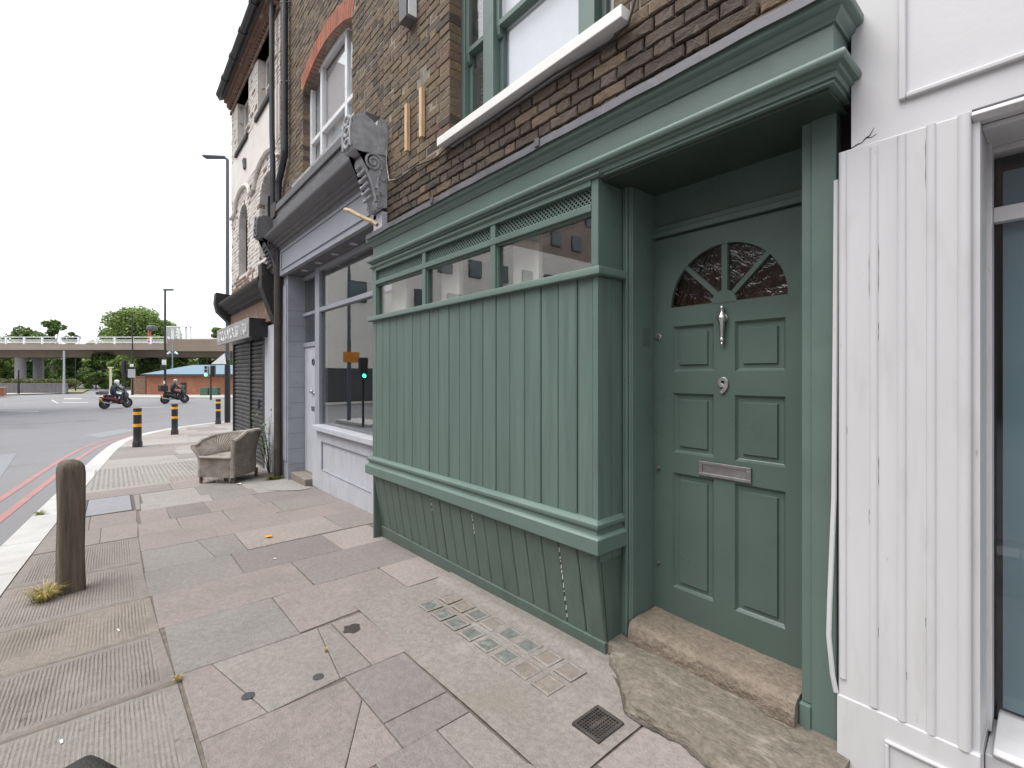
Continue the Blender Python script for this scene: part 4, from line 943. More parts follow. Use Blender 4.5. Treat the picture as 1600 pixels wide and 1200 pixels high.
pz.box(-8.06, -7.822, 2.06, 2.42, gy_-.05, 2.99); pz.box(-8.03,-7.86,2.045,2.06,.1,2.85)
pz.build('pilaster', M['grey_paint'], H2, .004)
tl_ = MB()
for k in range(1, 12): tl_.box(-7.8225, -7.8205, 2.062, 2.305, gy_+.24*k, gy_+.24*k+.004)
tl_.build('pilaster_joints', M['grey_dark'], H2)
fr2 = MB()
fr2.box(-7.095,-6.905,2.235,2.36,-.12,2.99); fr2.box(-7.822,-7.095,2.29,2.36,1.875,1.945); fr2.box(-7.822,-7.095,2.285,2.36,2.36,2.41); fr2.box(-7.822,-7.095,2.29,2.36,2.93,2.99)
fr2.box(-6.905,-4.44,2.24,2.33,2.345,2.405); fr2.box(-6.905,-4.44,2.24,2.33,2.93,2.99); fr2.box(-4.52,-4.44,2.235,2.35,-.1,2.99)
fr2.build('shop_frame', M['grey_paint'], H2, .005)
for a, b, c, d, y in ((-7.822,-7.095,1.945,2.36,2.32), (-7.822,-7.095,2.41,2.93,2.32), (-6.905,-4.52,2.405,2.93,2.28), (-6.905,-4.52,.745,2.345,2.28)): MB().box(a,b,y,y+.006,c,d).build('pane', M['glass_dark'], H2)
dd = MB(); dd.box(-7.815,-7.10,2.31,2.35,-.06,1.872); door2 = dd.build('door', M['grey_light'], H2, .003)
MB().lathe([(.004,2.268),(.028,2.275),(.032,2.285),(.020,2.295),(.012,2.30),(.03,2.306),(.03,2.31)], (-7.44,0,1.19), 'y', 16).build('door_knob', M['steel'], door2, smooth=True)
MB().lathe([(.02,2.295),(.025,2.30),(.025,2.31)], (-7.36,0,1.16), 'y', 14).build('lock', M['steel'], door2, smooth=True)
MB().lathe([(.026,2.30),(.045,2.296),(.052,2.30),(.052,2.31),(.026,2.31)], (-7.385,0,1.64), 'y', 18, close=True).build('knocker', M['black_iron'], door2, smooth=True)
MB().box(-7.47,-7.30,2.302,2.31,.90,.965).build('letter_plate', M['steel_dull'], door2, .002)
MB().box(-6.905,-4.44,2.13,2.30,.672,.742).build('window_sill', M['grey_light'], H2, .008)
rs_ = MB()
for a, b, c, d in rects_minus(-7.09,-4.44,-.16,.672,[(-6.70,-5.05,.12,.53)]): rs_.box(a,b,2.2,2.30,c,d)
rs_.box(-6.70,-5.05,2.218,2.29,.12,.53); rs_.build('stall_riser', M['grey_light'], H2)
for x0,x1,z0,z1 in ((-6.70,-5.05,.12,.135),(-6.70,-5.05,.515,.53),(-6.70,-6.685,.135,.515)): MB().box(x0,x1,2.194,2.219,z0,z1).build('riser_moulding', M['grey_paint'], H2, .003)
MB().box(-7.82,-7.085,2.10,2.32,-.22,-.065).build('threshold', M['slab_N'], H2, .012)
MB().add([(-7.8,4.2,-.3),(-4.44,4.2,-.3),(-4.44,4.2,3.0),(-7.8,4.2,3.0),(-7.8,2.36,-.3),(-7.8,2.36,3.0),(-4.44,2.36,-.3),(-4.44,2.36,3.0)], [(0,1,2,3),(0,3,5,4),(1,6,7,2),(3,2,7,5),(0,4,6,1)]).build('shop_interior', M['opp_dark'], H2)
def console(x0, x1, m, parent, s=1):
    mb = MB()
    prof = [(2.06,3.60),(2.06,3.88),(2.035,3.935),(1.99,3.945),(1.955,3.915),(1.945,3.865),(1.90,3.90),(1.83,3.93),(1.765,3.92),(1.715,3.865),(1.70,3.76),(1.70,3.62),(1.72,3.575),(1.80,3.57)]
    mb.prism(prof, x0, x1, 'x')
    lo = [(2.06,3.598),(1.80,3.598)]
    for k in range(13): a = PI*.55 + PI*.85*k/12; lo.append((1.905+.105*math.cos(a), 3.50+.105*math.sin(a)))
    lo += [(1.875,3.34),(1.905,3.24),(1.925,3.16),(1.92,3.10),(1.945,3.055),(1.985,3.05),(2.01,3.08),(2.06,3.09)]
    mb.prism(lo, x0+.02, x1-.012, 'x')
    o = mb.build('console', m, parent, .008, seg=2)
    sp = lambda cy, cz, r0, turns, ph, sg: [(x1-.010, cy+r0*(1-.86*k/40)*math.cos(ph+sg*turns*2*PI*k/40), cz+r0*(1-.86*k/40)*math.sin(ph+sg*turns*2*PI*k/40)) for k in range(41)]
    for pts, w2 in ((sp(1.915,3.50,.095,2.2,-.6,1), .013), (sp(1.965,3.10,.038,1.6,2.2,-1), .009), (sp(1.995,3.875,.052,1.3,.3,1), .011)): MB().tube(pts, w2, 6).build('volute', m, o, smooth=True)
    for pts, w2 in (([(x1-.010,1.985,3.43),(x1-.010,1.955,3.32),(x1-.010,1.965,3.2),(x1-.010,1.975,3.14)], .012), ([(x1-.010,1.83,3.43),(x1-.010,1.885,3.33),(x1-.010,1.925,3.22),(x1-.010,1.94,3.13)], .014)): MB().tube(pts, w2, 6).build('carved_stem', m, o, smooth=True)
    rr = random.Random(4)
    for k in range(12): a, z = rr.uniform(1.94,2.03), rr.uniform(3.17,3.40); MB().lathe([(.002,.014),(.014,.010),(.019,0)], (x1-.014,a,z), 'x', 7).build('carved_berry', m, o, smooth=True)
    for z in (3.65, 3.76, 3.86):
        rg = MB(); rg.lathe([(.030+.012*math.cos(2*PI*k/6), .012*math.sin(2*PI*k/6)) for k in range(6)], (0,0,0), 'y', 12, close=True); rg.xf(Matrix.Translation(((x0+x1)/2, 1.694, z)) @ Matrix.Diagonal((2.1,1,1.3,1))).build('carved_ring', m, o, smooth=True)
    for xx in (x0+.018, x1-.018): MB().tube([(xx,1.692,3.60),(xx,1.690,3.75),(xx,1.70,3.85),(xx,1.73,3.90)], .015, 6).build('carved_border', m, o, smooth=True)
    for k in range(6):
        z = 3.15+.06*k; y = 1.90-.012*k*1.2; MB().tube([(x0+.03,y,z+.03),(x0+.11,y-.035,z-.02),(x1-.03,y,z+.03)], .016, 6).build('carved_leaf', m, o, smooth=True)
    return o
console(-4.545,-4.325, M['carved'], H2)
cl = console(-8.30,-8.08, M['grey_dark'], H2)
MB().box(-4.53,-4.335,2.0,2.06,2.70,3.05).build('console_block', M['grey_light'], H2, .004)
wp = MB(); wp.tube([(-7.72,1.99,9),(-7.72,1.99,4.86)], .048, 10); wp.tube([(-7.72,1.99,4.87),(-7.72,1.99,4.80),(-8.05,1.99,4.50),(-8.08,1.99,4.40),(-8.08,1.99,4.1)], .048, 10); wp.build('downpipe', M['black_iron'], H2, smooth=True)
hp = MB(); hp.prism([(-8.20,3.92),(-7.98,3.92),(-7.93,4.14),(-8.24,4.14)], 1.91, 2.05, 'y'); hp.tube([(-8.10,1.985,3.93),(-8.10,1.985,-.25)], .058, 10)
hp.build('soil_pipe', M['rust_pipe'], H2, smooth=True)
br_ = MB()
for z in (5.9, 7.1): br_.tube([(-7.80,2.05,z),(-7.72,1.93,z),(-7.62,2.05,z)], .008, 5)
br_.build('pipe_bracket', M['black_iron'], H2)
tag(MB().tube([(-4.60,1.74,3.075),(-4.45,1.73,3.02),(-4.2,1.74,2.90),(-4.06,1.78,2.83),(-4.0,1.80,2.79)], [.020,.019,.018,.020,.017], 8).build('wooden_stick', M['stick'], None, smooth=True, loc=(-4.3,1.75,2.8)), 'bare wooden stick poking out below the carved stone bracket', 'stick')

# ================================================================== DERELICT CORNER BUILDING
H3 = thing('corner_building', 'derelict corner building with flaking white painted brick and dark roller shutter', 'building', (-10.4, 2.06, g(-10.4)))
BX0, BX1 = -12.42, -8.30
ops = [(-9.86,-8.76,6.29,7.40), (-11.76,-10.66,6.29,7.40), (-9.72,-8.62,3.55,5.02), (-11.62,-10.72,3.55,5.02)]
mb = MB()
for a, b, c, d in rects_minus(BX0, BX1, 2.4, 7.75, [(a-.006, b+.006, c, d) for a, b, c, d in ops]): mb.box(a, b, YW+.010, YW+.30, c, d)
for (a, b, c, d) in ops[2:]:                       # arched heads
    n_ = 12; cx_, hw = (a+b)/2, (b-a)/2
    for k in range(n_):
        u0, u1 = a+(b-a)*k/n_, a+(b-a)*(k+1)/n_; z0 = d-.40+.40*math.sqrt(max(0, 1-((u0-cx_)/hw)**2)); z1 = d-.40+.40*math.sqrt(max(0, 1-((u1-cx_)/hw)**2))
        mb.add([(u0,YW+.008,z0),(u1,YW+.008,z1),(u1,YW+.008,d),(u0,YW+.008,d),(u0,YW+.3,z0),(u1,YW+.3,z1)], [(0,1,2,3),(0,1,5,4)])
mb.box(BX0, BX0+.3, YW+.3, 10, -.6, 7.75); mb.box(BX0+.3, BX1, YW+.32, 10, 2.5, 7.7)
wall3 = mb.build('wall', M['render'], H3)
MB().box(BX0-.004, BX1, YW-.004, YW+.012, 5.36, 6.20).build('render_band', M['render_smooth'], wall3)
mb = MB()
def blk3(z):
    out = []
    for i, (a, b, c, d) in enumerate(ops):
        if c-.02 < z < d+.02:
            if i < 2: out.append((a-.05, b+.05))
            else:
                hw = (b-a)/2; q = 1 if z < d-.40 else math.sqrt(max(0, 1-((z-d+.40)/.40)**2)); out.append(((a+b)/2-hw*q, (a+b)/2+hw*q))
    return out
bm3 = [M['render'], M['old_brick'], M['mortar_dark']]
for zz0, zz1 in ((3.06,5.36), (6.20,7.40)):
    for x0, x1, z in courses(BX0, BX1, zz0, zz1, blk3): brick_geo(mb, x0, x1, z, z+BH, YW+random.choice([0,0,0,.006]), .10, random.choices([0,1],[16,1])[0] if z > 3.45 else random.choices([0,1],[1,3])[0], .0029, .008)
tag(mb.build('brickwork', bm3[:2], wall3, fix=False), kind='stuff')
for i, (a, b, c, d) in enumerate(ops):
    ww = MB(); frame_rect(ww, a+.02, b-.02, c+.03, d-.02, 2.20, 2.26, .05); ww.box((a+b)/2-.02,(a+b)/2+.02,2.205,2.255,c+.08,d-.07); 
    if i < 2: ww.box(a+.07,b-.07,2.203,2.257,(c+d)/2-.02,(c+d)/2+.02)
    wo_ = ww.build('window', M['render_smooth'] if i < 2 else M['dark_timber'], H3, .004)
    for u0, u1 in ((a+.07,(a+b)/2-.02), ((a+b)/2+.02, b-.07)): MB().box(u0,u1,2.225,2.23,c+.08,d-.07).build('pane', M['glass_dark'], wo_)
    MB().box(a,b,2.4,2.41,c,d).build('backing', M['void'], wo_)
    if i < 2:
        MB().box(a-.05,b+.05,YW-.045,YW+.02,c-.09,c).build('sill', M['dark_timber'], H3, .006)
        MB().box(a-.06,b+.06,YW-.012,YW+.2,d,d+.20).build('lintel', M['render_smooth'], H3, .006)
hd = MB(); hpth = []
for k in range(81):
    x = BX0+.05 + (BX1-BX0-.05)*k/80; z = 4.98
    for (a, b, c, d) in ops[2:]:
        cx_, hw = (a+b)/2, (b-a)/2+.28; u = (x-cx_)/hw
        if abs(u) < 1: z = max(z, 4.98+.34*math.sqrt(1-u*u))
    hpth.append((x, YW-.02, z+.02))
hd.tube(hpth, .038, 6); hd.build('hood_mould', M['render'], H3)
MB().prism([(2.02,5.66),(2.06,5.64),(2.06,5.84),(2.0,5.84)], -10.93,-10.78,'x').build('wall_vent', M['grey_dark'], H3, .004)
dt = MB()
for k in range(34):
    x = BX0+.02+(BX1-BX0)*k/34; dt.box(x, x+.075, YW-.07, YW+.05, 7.50, 7.56)
dt.box(BX0-.02,BX1,YW-.03,YW+.05,7.40,7.47); dt.box(BX0-.04,BX1,YW-.09,YW+.05,7.56,7.66); dt.box(BX0-.06,BX1,YW-.14,YW+.05,7.66,7.74)
tag(dt.build('brick_eaves', M['old_brick'], H3, .004), kind='stuff')
gt = MB(); gt.lathe([(.001,BX0+.12),(.065,BX0+.12),(.065,BX1+.05),(.001,BX1+.05)], (0,1.80,7.72), 'x', 12); gt.build('gutter', M['black_iron'], H3, smooth=True)
for x in (-11.6,-10.7,-9.8,-8.9): MB().lathe([(.06,x),(.078,x),(.078,x+.09),(.06,x+.09)], (0,1.80,7.72), 'x', 12).build('gutter_joint', M['black_iron'], H3, smooth=True)
rf = MB(); rf.prism([(1.80,7.76),(6.0,10.2),(10,7.8),(10,7.7),(6,10.0),(1.84,7.70)], BX0-.1, BX1, 'x'); rf.build('roof', M['grey_dark'], H3)
dp = MB(); dp.tube([(-8.44,1.98,7.8),(-8.44,1.98,6.2),(-8.43,1.98,5.4),(-8.38,1.98,4.9),(-8.37,1.98,3.2)], .042, 10); dp.build('downpipe', M['black_iron'], H3, smooth=True)
co = [(-.05,2.76),(.03,2.76),(.04,2.79),(.10,2.81),(.11,2.85),(.17,2.88),(.20,2.93),(.25,2.96),(.27,3.00),(.27,3.04),(.08,3.08),(-.05,3.10)]
MB().sweep(co, [(BX0+.05,2.05),(-8.5,2.05)]).build('cornice', M['dark_timber'], H3, smooth=False)
MB().prism([(1.76,2.86),(2.06,2.55),(2.06,3.25),(1.74,3.28),(1.72,3.05)], BX0-.12, BX0+.16, 'x').build('cornice_block', M['dark_timber'], H3, .01)
MB().prism([(1.80,2.86),(2.0,2.30),(2.06,2.28),(2.06,3.2),(1.80,3.24)], -8.56, -8.32, 'x').build('cornice_block', M['dark_timber'], H3, .01)
MB().box(BX0+.1,-8.6,2.02,2.10,2.36,2.77).build('fascia', M['old_brick'], H3)
sg = MB(); sg.box(-12.30,-9.06,1.76,1.80,2.09,2.43); sg.box(-12.30,-9.06,1.80,2.05,2.40,2.43); sg_ = sg.build('sign_board', M['sign_board'], H3, .004)
MB().box(-9.056,-9.03,1.765,2.05,2.10,2.42).build('sign_end', M['black'], sg_)
sc = MB(); rr = random.Random(11)
x = -12.1
while x < -9.4:
    w0 = rr.uniform(.16,.30); kind = rr.randrange(3)
    pts = [(x + w0*(k/14) + .05*math.sin(k*1.3+kind), 1.756, 2.26 + .105*math.sin(k*(.9+.25*kind)+rr.random())) for k in range(15)]
    sc.tube(pts, [rr.uniform(.002,.009) for _ in pts], 4); x += w0 + rr.uniform(.03,.1)
sc.build('scrawled_lettering', M['scribble'], sg_)
sh = MB().box(-12.36,-9.52,2.13,2.16,-.5,2.12).build('roller_shutter', M['shutter'], H3)
nsl = 30; slm = None
for k in range(nsl):
    z0 = -.40 + k*.0835
    p = MB(); pr_ = [(2.13,z0),(2.118,z0+.004),(2.102,z0+.022),(2.098,z0+.042),(2.104,z0+.062),(2.122,z0+.078),(2.13,z0+.0815)]
    if slm is None:
        s0 = p.prism(pr_, -12.30, -9.56, 'x').build('slat', M['shutter'], sh); slm = s0.data; z00 = z0
    else: o = bpy.data.objects.new('slat', slm); COL.objects.link(o); o.parent = sh; o.location = (0,0,z0-z00)
for x in (-10.62, -9.53, -12.36): MB().box(x, x+.07, 2.075, 2.15, -.45, 2.12).build('shutter_guide', M['black'], sh, .004)
MB().box(-9.95,-9.87,2.08,2.10,.80,.98).build('shutter_lock', M['black'], sh, .004)
MB().box(-9.26,-8.50,2.055,2.10,-.45,2.30).build('boarding', M['grey_light'], H3, .004)
MB().box(-9.46,-9.26,2.07,2.2,-.45,2.32).build('shop_post', M['black'], H3)
MB().box(-12.45,-8.3,2.075,2.3,2.12,2.40).build('shutter_box', M['black'], H3)
MB().box(-8.50,-8.06,2.09,2.3,-.45,3.2).build('return_wall', M['rust_pipe'], H3)
# ================================================================== CHAIR, BOLLARDS, SMALL THINGS
ch = thing('wicker_armchair', 'battered grey brown wicker armchair standing on the pavement by the shutter', 'armchair', (-8.56, 1.42, g(-8.50)), rz=R(43))
def upath(s):                       # tub plan: left arm front -> back -> right arm front
    a, b, r_ = .29, .31, .20; L1 = b-r_+.32; La = PI*r_/2; Lb = 2*(a-r_); T = 2*L1+2*La+Lb; d = s*T
    if d < L1: return (-a, -.32+d), (-1, 0)
    d -= L1
    if d < La: q = d/r_; return (-a+r_-r_*math.cos(q), b-r_+r_*math.sin(q)), (-math.cos(q), math.sin(q))
    d -= La
    if d < Lb: return (-a+r_+d, b), (0, 1)
    d -= Lb
    if d < La: q = d/r_; return (a-r_+r_*math.sin(q), b-r_+r_*math.cos(q)), (math.sin(q), math.cos(q))
    d -= La; return (a, b-r_-d), (1, 0)
def rim(s): return float(np.interp(s, [0,.2,.4,.6,.75,.85,1], [.55,.62,.68,.74,.76,.75,.64]))
def shell(side):
    def f(u, v):
        (x, y), (nx_, ny_) = upath(u); z0 = .10; z = z0 + (rim(u)-z0)*v
        fl = .10*max(0, (z-.38)/.4)**1.5 * float(np.interp(u, [0,.3,.5,.7,1], [4.6,4.2,2.0,.7,.3]))
        wv = .008*math.sin(u*2*PI*65 + PI*math.floor(v*27.5))
        o = (.0 if side else -.045) + fl + wv; 
        return (x+nx_*o, y+ny_*o, z)
    return f
b_ = MB(); nU, nV_ = 261, 56
for sd_ in (True, False):
    f_ = shell(sd_); o_ = len(b_.v)
    for j in range(nV_):
        for i in range(nU): b_.v.append(f_(i/(nU-1), j/(nV_-1)))
    for j in range(nV_-1):
        for i in range(nU-1):
            b_.f.append((o_+j*nU+i, o_+j*nU+i+1, o_+(j+1)*nU+i+1, o_+(j+1)*nU+i)); b_.m.append(0 if ((i//2)+(j//2)) % 2 else 1)
b_.build('tub_back', [M['wicker'], M['wicker2']], ch)
rp_ = []
for k in range(61):
    u = k/60; a = Vector(shell(True)(u, 1)); b = Vector(shell(False)(u, 1)); rp_.append((a+b)/2)
rb = MB().tube(rp_, .034, 8); 
for u in (0, 1):
    rb.tube([(Vector(shell(True)(u, v))+Vector(shell(False)(u, v)))/2 for v in (0,.2,.4,.6,.8,1)], .032, 8)
rb.build('rolled_rim', M['wicker'], ch, smooth=True)
def seatf(u, v): return (-.25+.50*u, -.335+.012*math.sin(u*PI*44+PI*math.floor(v*24)) * .5, .10+.30*v)
s_ = MB().grid(160, 26, seatf); s_.grid(40, 40, lambda u, v: (-.25+.5*u, -.335+.60*v, .40-.02*math.sin(u*PI)*math.sin(v*PI)+.004*math.sin(u*90)*math.sin(v*90)))
s_.build('seat', M['wicker'], ch)
MB().tube([(-.26,-.34,.40),(.26,-.34,.40)], .022, 8).build('seat_rail', M['wicker'], ch, smooth=True)
for x, y in ((-.27,-.30),(.27,-.30),(-.24,.26),(.24,.26)): MB().tube([(x,y,.14),(x,y,0)], [.026,.022], 8).build('leg', M['wicker_dark'], ch, smooth=True)
for k in range(5): pass
fr_ = MB(); rr = random.Random(3)
for k in range(26):
    x = rr.uniform(-.22,.25); y = -.33; fr_.tube([(x,y,.11),(x+rr.uniform(-.02,.02),y-.01,.07),(x+rr.uniform(-.05,.05),y+rr.uniform(-.04,.04),rr.uniform(.01,.05))], .003, 4)
tag(fr_.build('frayed_strands', M['wicker'], ch), kind='stuff')

def timber_post(name, x, y, h, wdt, m, label, rz=0):
    t_ = MB(); n = 10; prof = []
    a = wdt/2; c = a*.18
    ring = [(-a+c,-a),(a-c,-a),(a,-a+c),(a,a-c),(a-c,a),(-a+c,a),(-a,a-c),(-a,-a+c)]
    lv = [(-.15,1),(0,1.0),(h*.3,.985),(h*.6,.985),(h-.10,.98),(h-.055,.93),(h-.028,.80),(h-.010,.55),(h,.25)]
    vs = [(p[0]*k+.004*math.sin(z*9+p[1]*40), p[1]*k+.004*math.sin(z*7+p[0]*40), z) for z, k in lv for p in ring]
    t_.add(vs, [(i*8+k, i*8+(k+1) % 8, (i+1)*8+(k+1) % 8, (i+1)*8+k) for i in range(len(lv)-1) for k in range(8)] + [tuple(range(8))[::-1], tuple((len(lv)-1)*8+k for k in range(8))])
    o = t_.build(name, m, None, .006, smooth=True); o.location = (x, y, g(x)); o.rotation_euler = (0, 0, rz)
    return tag(o, label, 'bollard', 'wooden bollards')
timber_post('wooden_bollard', -4.60, -.235, .935, .142, M['timber_old'], 'weathered brown wooden bollard with dry grass at its foot', R(12))
timber_post('wooden_bollard', -.86, -.04, .902, .108, M['timber_dark'], 'dark wet wooden bollard top at the bottom edge, nearest the camera', R(20))
def striped(x, y, label):
    b = thing('striped_bollard', label, 'bollard', (x, y, g(x)), 'black and yellow bollards along the kerb'); z0 = g(x)
    MB().lathe([(.105,-.05),(.105,.13),(.09,.15),(.088,.30),(.088,.95),(.094,.955),(.094,.985),(.085,1.0),(.03,1.01)], (x,y,z0), 'z', 20).build('post', M['black'], b, smooth=True)
    for za in (.52, .83): MB().lathe([(.089,za),(.0925,za+.003),(.0925,za+.075),(.089,za+.078)], (x,y,z0), 'z', 20).build('band', M['yellow'], b, smooth=True)
    return b
striped(-15.5, .465, 'black bollard with yellow bands, nearest and leftmost of the three'); striped(-18.9, 1.52, 'black bollard with yellow bands, middle of the three'); striped(-22.2, 3.22, 'black bollard with yellow bands, farthest, beside the dark lamp post')
def blades(name, x, y, n, rad, h, m, label, cat, kind=None, lean=1, seed=1):
    rr = random.Random(seed); mb = MB(); z = g(x)
    for k in range(n):
        a = rr.uniform(0, 2*PI); r0 = rad*rr.random()*.35; L = h*rr.uniform(.5,1.1); w0 = rr.uniform(.0025,.0045)
        bx, by = x+r0*math.cos(a), y+r0*math.sin(a); dx, dy = math.cos(a)*rad*lean*rr.uniform(.4,1), math.sin(a)*rad*lean*rr.uniform(.4,1); qx, qy = -math.sin(a)*w0, math.cos(a)*w0
        p = [(bx,by,z),(bx+dx*.35,by+dy*.35,z+L*.65),(bx+dx,by+dy,z+L*rr.uniform(.55,1))]
        mb.add([(p[0][0]-qx,p[0][1]-qy,p[0][2]),(p[0][0]+qx,p[0][1]+qy,p[0][2]),(p[1][0]+qx*.8,p[1][1]+qy*.8,p[1][2]),(p[1][0]-qx*.8,p[1][1]-qy*.8,p[1][2]),p[2]], [(0,1,2,3),(3,2,4)])
    o = mb.build(name, m, None, fix=False, loc=(x,y,z)); return tag(o, label, cat, None, kind)
blades('dry_grass', -4.52, -.36, 130, .15, .12, M['straw'], 'dry straw coloured grass tuft beside the wooden bollard', 'grass', 'stuff', 1.0, 2)
blades('green_grass', -4.50, -.38, 30, .13, .08, M['grassgreen'], 'green blades in the grass tuft by the wooden bollard', 'grass', 'stuff', 1.0, 5)
blades('moss', -8.05, 1.92, 320, .17, .07, M['moss'], 'mossy weeds growing at the foot of the rusty pipe', 'moss', 'stuff', 1, 6)
blades('joint_weed', -2.80, .235, 22, .035, .035, M['straw'], 'tiny dry weed in the dark pavement joint', 'weed', 'stuff', 1, 8)
blades('joint_weed', -2.56, .865, 14, .02, .03, M['straw'], 'tiny weed in the slab crack before the bay', 'weed', 'stuff', 1, 9)
blades('kerb_weed', -7.75, -.66, 60, .10, .05, M['grassgreen'], 'weeds growing along the kerb edge', 'weed', 'stuff', 1, 10)
wd = thing('buddleia_weed', 'straggly green weed growing beside the shutter', 'weed', (-8.75, 1.98, g(-8.75))); rr = random.Random(8); sm = MB(); lm = MB()
for k in range(11):
    a = rr.uniform(-.2,1.0)*PI*-1; L = rr.uniform(.5,1.05); p0 = Vector((-8.72+rr.uniform(-.06,.06), 2.0, g(-8.7))); e = p0 + Vector((math.cos(a)*.42*rr.random()-.05, -abs(math.sin(a))*.30*rr.random(), L)); mid = p0.lerp(e, .5)+Vector((rr.uniform(-.05,.05),0,.05))
    sm.tube([p0, mid, e], [.006,.005,.002], 5)
    for q in range(20):
        t_ = rr.uniform(.35,1.05); c = p0.lerp(e, t_)+Vector((rr.uniform(-.07,.07),rr.uniform(-.07,.04),rr.uniform(-.05,.05))); d = Vector((rr.uniform(-1,1),rr.uniform(-1,1),rr.uniform(-.6,.3))).normalized()*.035; n_ = d.cross(Vector((0,0,1))).normalized()*.011
        lm.add([c-d, c+n_, c+d, c-n_], [(0,1,2,3)])
sm.build('stems', M['bark'], wd); tag(lm.build('leaves', M['leafD'], wd, fix=False), kind='stuff')
def flat(name, px_, y, pts, m, label, cat):
    z = g(px_); o = MB().add([(px_+p[0], y+p[1], z+p[2]) for p in pts], [tuple(range(len(pts)))]).build(name, m, None, loc=(px_, y, z)); s_ = o.modifiers.new('t', 'SOLIDIFY'); s_.thickness = .0015; return tag(o, label, cat)
flat('fallen_leaf', -4.93, 1.13, [(-.05,0,.006),(-.03,-.03,.012),(.01,-.035,.008),(.05,-.01,.016),(.03,.012,.010),(.045,.03,.012),(0,.025,.008),(-.03,.03,.014)], M['leaf_orange'], 'dry orange leaf lying on the pavement', 'leaf')
flat('litter', -3.62, .02, [(-.02,-.006,.006),(.02,.0,.007),(.02,.006,.007),(-.02,.002,.006)], M['paper'], 'white cigarette end on the worn brown slab', 'litter')
flat('litter', -2.62, -.16, [(-.012,-.008,.006),(.014,-.004,.006),(.012,.004,.006),(-.012,.002,.006)], M['paper'], 'white scrap on the grey ribbed slab', 'litter')
flat('litter', -8.0, 1.42, [(-.03,-.03,.006),(.03,-.02,.02),(.03,.03,.01),(-.02,.03,.02)], M['paper'], 'white scrap of paper near the armchair', 'litter')
flat('litter', -4.25, 1.02, [(-.01,-.01,.006),(.01,-.008,.008),(.008,.01,.007),(-.01,.008,.006)], M['paper'], 'tiny white scrap on the dark slab before the bay', 'litter')
for x, y, r_, lab in ((-2.43,.47,.028,'flattened black gum spot on the slabs, the left one of two'), (-2.36,.76,.026,'flattened black gum spot on the slabs, the right one of two'), (-2.70,1.06,.05,'dark brown stain blob on the small pink slab')):
    z = g(x)+.0035; tag(MB().add([(x+r_*(1+(.05 if r_ < .04 else .2)*math.sin(k*2.1+x*9))*math.cos(k*PI/8), y+r_*(1+(.05 if r_ < .04 else .2)*math.cos(k*1.7+x))*math.sin(k*PI/8), z) for k in range(16)] + [(x,y,z+.001)], [(k, (k+1) % 16, 16) for k in range(16)]).build('gum_spot', M['gum'] if r_ < .04 else M['rust_pipe'], None, loc=(x,y,z)), lab, 'stain')

# ================================================================== JUNCTION AND BACKGROUND
FZ_ = ZF
def wv(px, t, z): a = W(px, t); return Vector((a[0], a[1], z))
RV = Vector((SS, CC, 0)); DV = Vector((-CC, SS, 0))
def zpx(py, t): return 1.45 + (585-py)/735*t
# far pavements
tag(MB().add([(*W(148,41.5), ZF),(*W(700,41.0), ZF),(*W(700,58), ZF),(*W(205,58), ZF),(*W(170,47), ZF)], [(0,1,2,3,4)]).build('far_pavement', M['far_pave']), kind='structure')
tag(MB().sweep([(0,-.12),(.15,-.12),(.15,.004),(0,.004)], [W(700,41.0), W(148,41.5)], zf=lambda x, y: ZF).build('far_kerb', M['kerb']), kind='structure')
tag(MB().add([(*W(-260,43), ZF),(*W(20,47.5), ZF),(*W(104,51), ZF),(*W(118,60), ZF),(*W(-260,60), ZF)], [(0,1,2,3,4)]).build('verge', M['far_pave']), kind='structure')
tag(MB().add([(*W(104,52), ZF+.01),(*W(128,52), ZF+.01),(*W(140,64), ZF+.01),(*W(108,64), ZF+.01)], [(0,1,2,3)]).build('grass_verge', M['grass_far']), kind='structure')
# low planter corner on the far left
pb = thing('brick_planter', 'low brown brick planter corner at the left edge', 'planter', (*W(2, 44), ZF)); 
c = wv(-4, 44, 0); MB().box(c.x-.8, c.x+.8, c.y-.5, c.y+.5, ZF, ZF+.75).build('planter_wall', M['hut_brick'], pb, .02); MB().box(c.x-.84, c.x+.84, c.y-.54, c.y+.54, ZF+.75, ZF+.82).build('coping', M['far_concrete_top'], pb, .01)
# fence and hedge
def boxdir(mb, p0, p1, th, z0, z1):
    d = (p1-p0).normalized(); n_ = Vector((-d.y, d.x, 0))*th/2
    q = [p0-n_, p1-n_, p1+n_, p0+n_]; mb.add([(p.x,p.y,z) for z in (z0, z1) for p in q], [(0,3,2,1),(4,5,6,7),(0,1,5,4),(1,2,6,5),(2,3,7,6),(3,0,4,7)])
fe = thing('paling_fence', 'long grey paling fence below the hedge on the left', 'fence', (*W(50,51), ZF))
p0, p1 = wv(-120, 51, 0), wv(106, 51, 0); m_ = MB(); boxdir(m_, p0, p1, .06, ZF+.05, ZF+1.0); m_.build('panel', M['fence'], fe)
pls = MB(); N_ = 110
for k in range(N_): q = p0.lerp(p1, (k+.5)/N_); boxdir(pls, q-RV*.055, q+RV*.055, .12, ZF+.02, ZF+1.08)
tag(pls.build('palings', M['fence'], fe), kind='stuff')
def leaves(c, rad, n, size, seed, flatten=None, shell=.55):
    r = np.random.default_rng(seed); d = r.normal(size=(n,3)); d /= np.linalg.norm(d, axis=1)[:,None]
    rr = (shell + (1-shell)*r.random(n)**.6)[:,None]; p = np.array(c) + d*rr*np.array(rad)
    a = r.normal(size=(n,3)); a /= np.linalg.norm(a, axis=1)[:,None]; b = np.cross(a, r.normal(size=(n,3))); b /= np.linalg.norm(b, axis=1)[:,None]
    s_ = size*(.6+.8*r.random(n))[:,None]
    v = np.stack([p-a*s_, p+b*s_*.55, p+a*s_, p-b*s_*.55], 1); return v.reshape(-1,3)
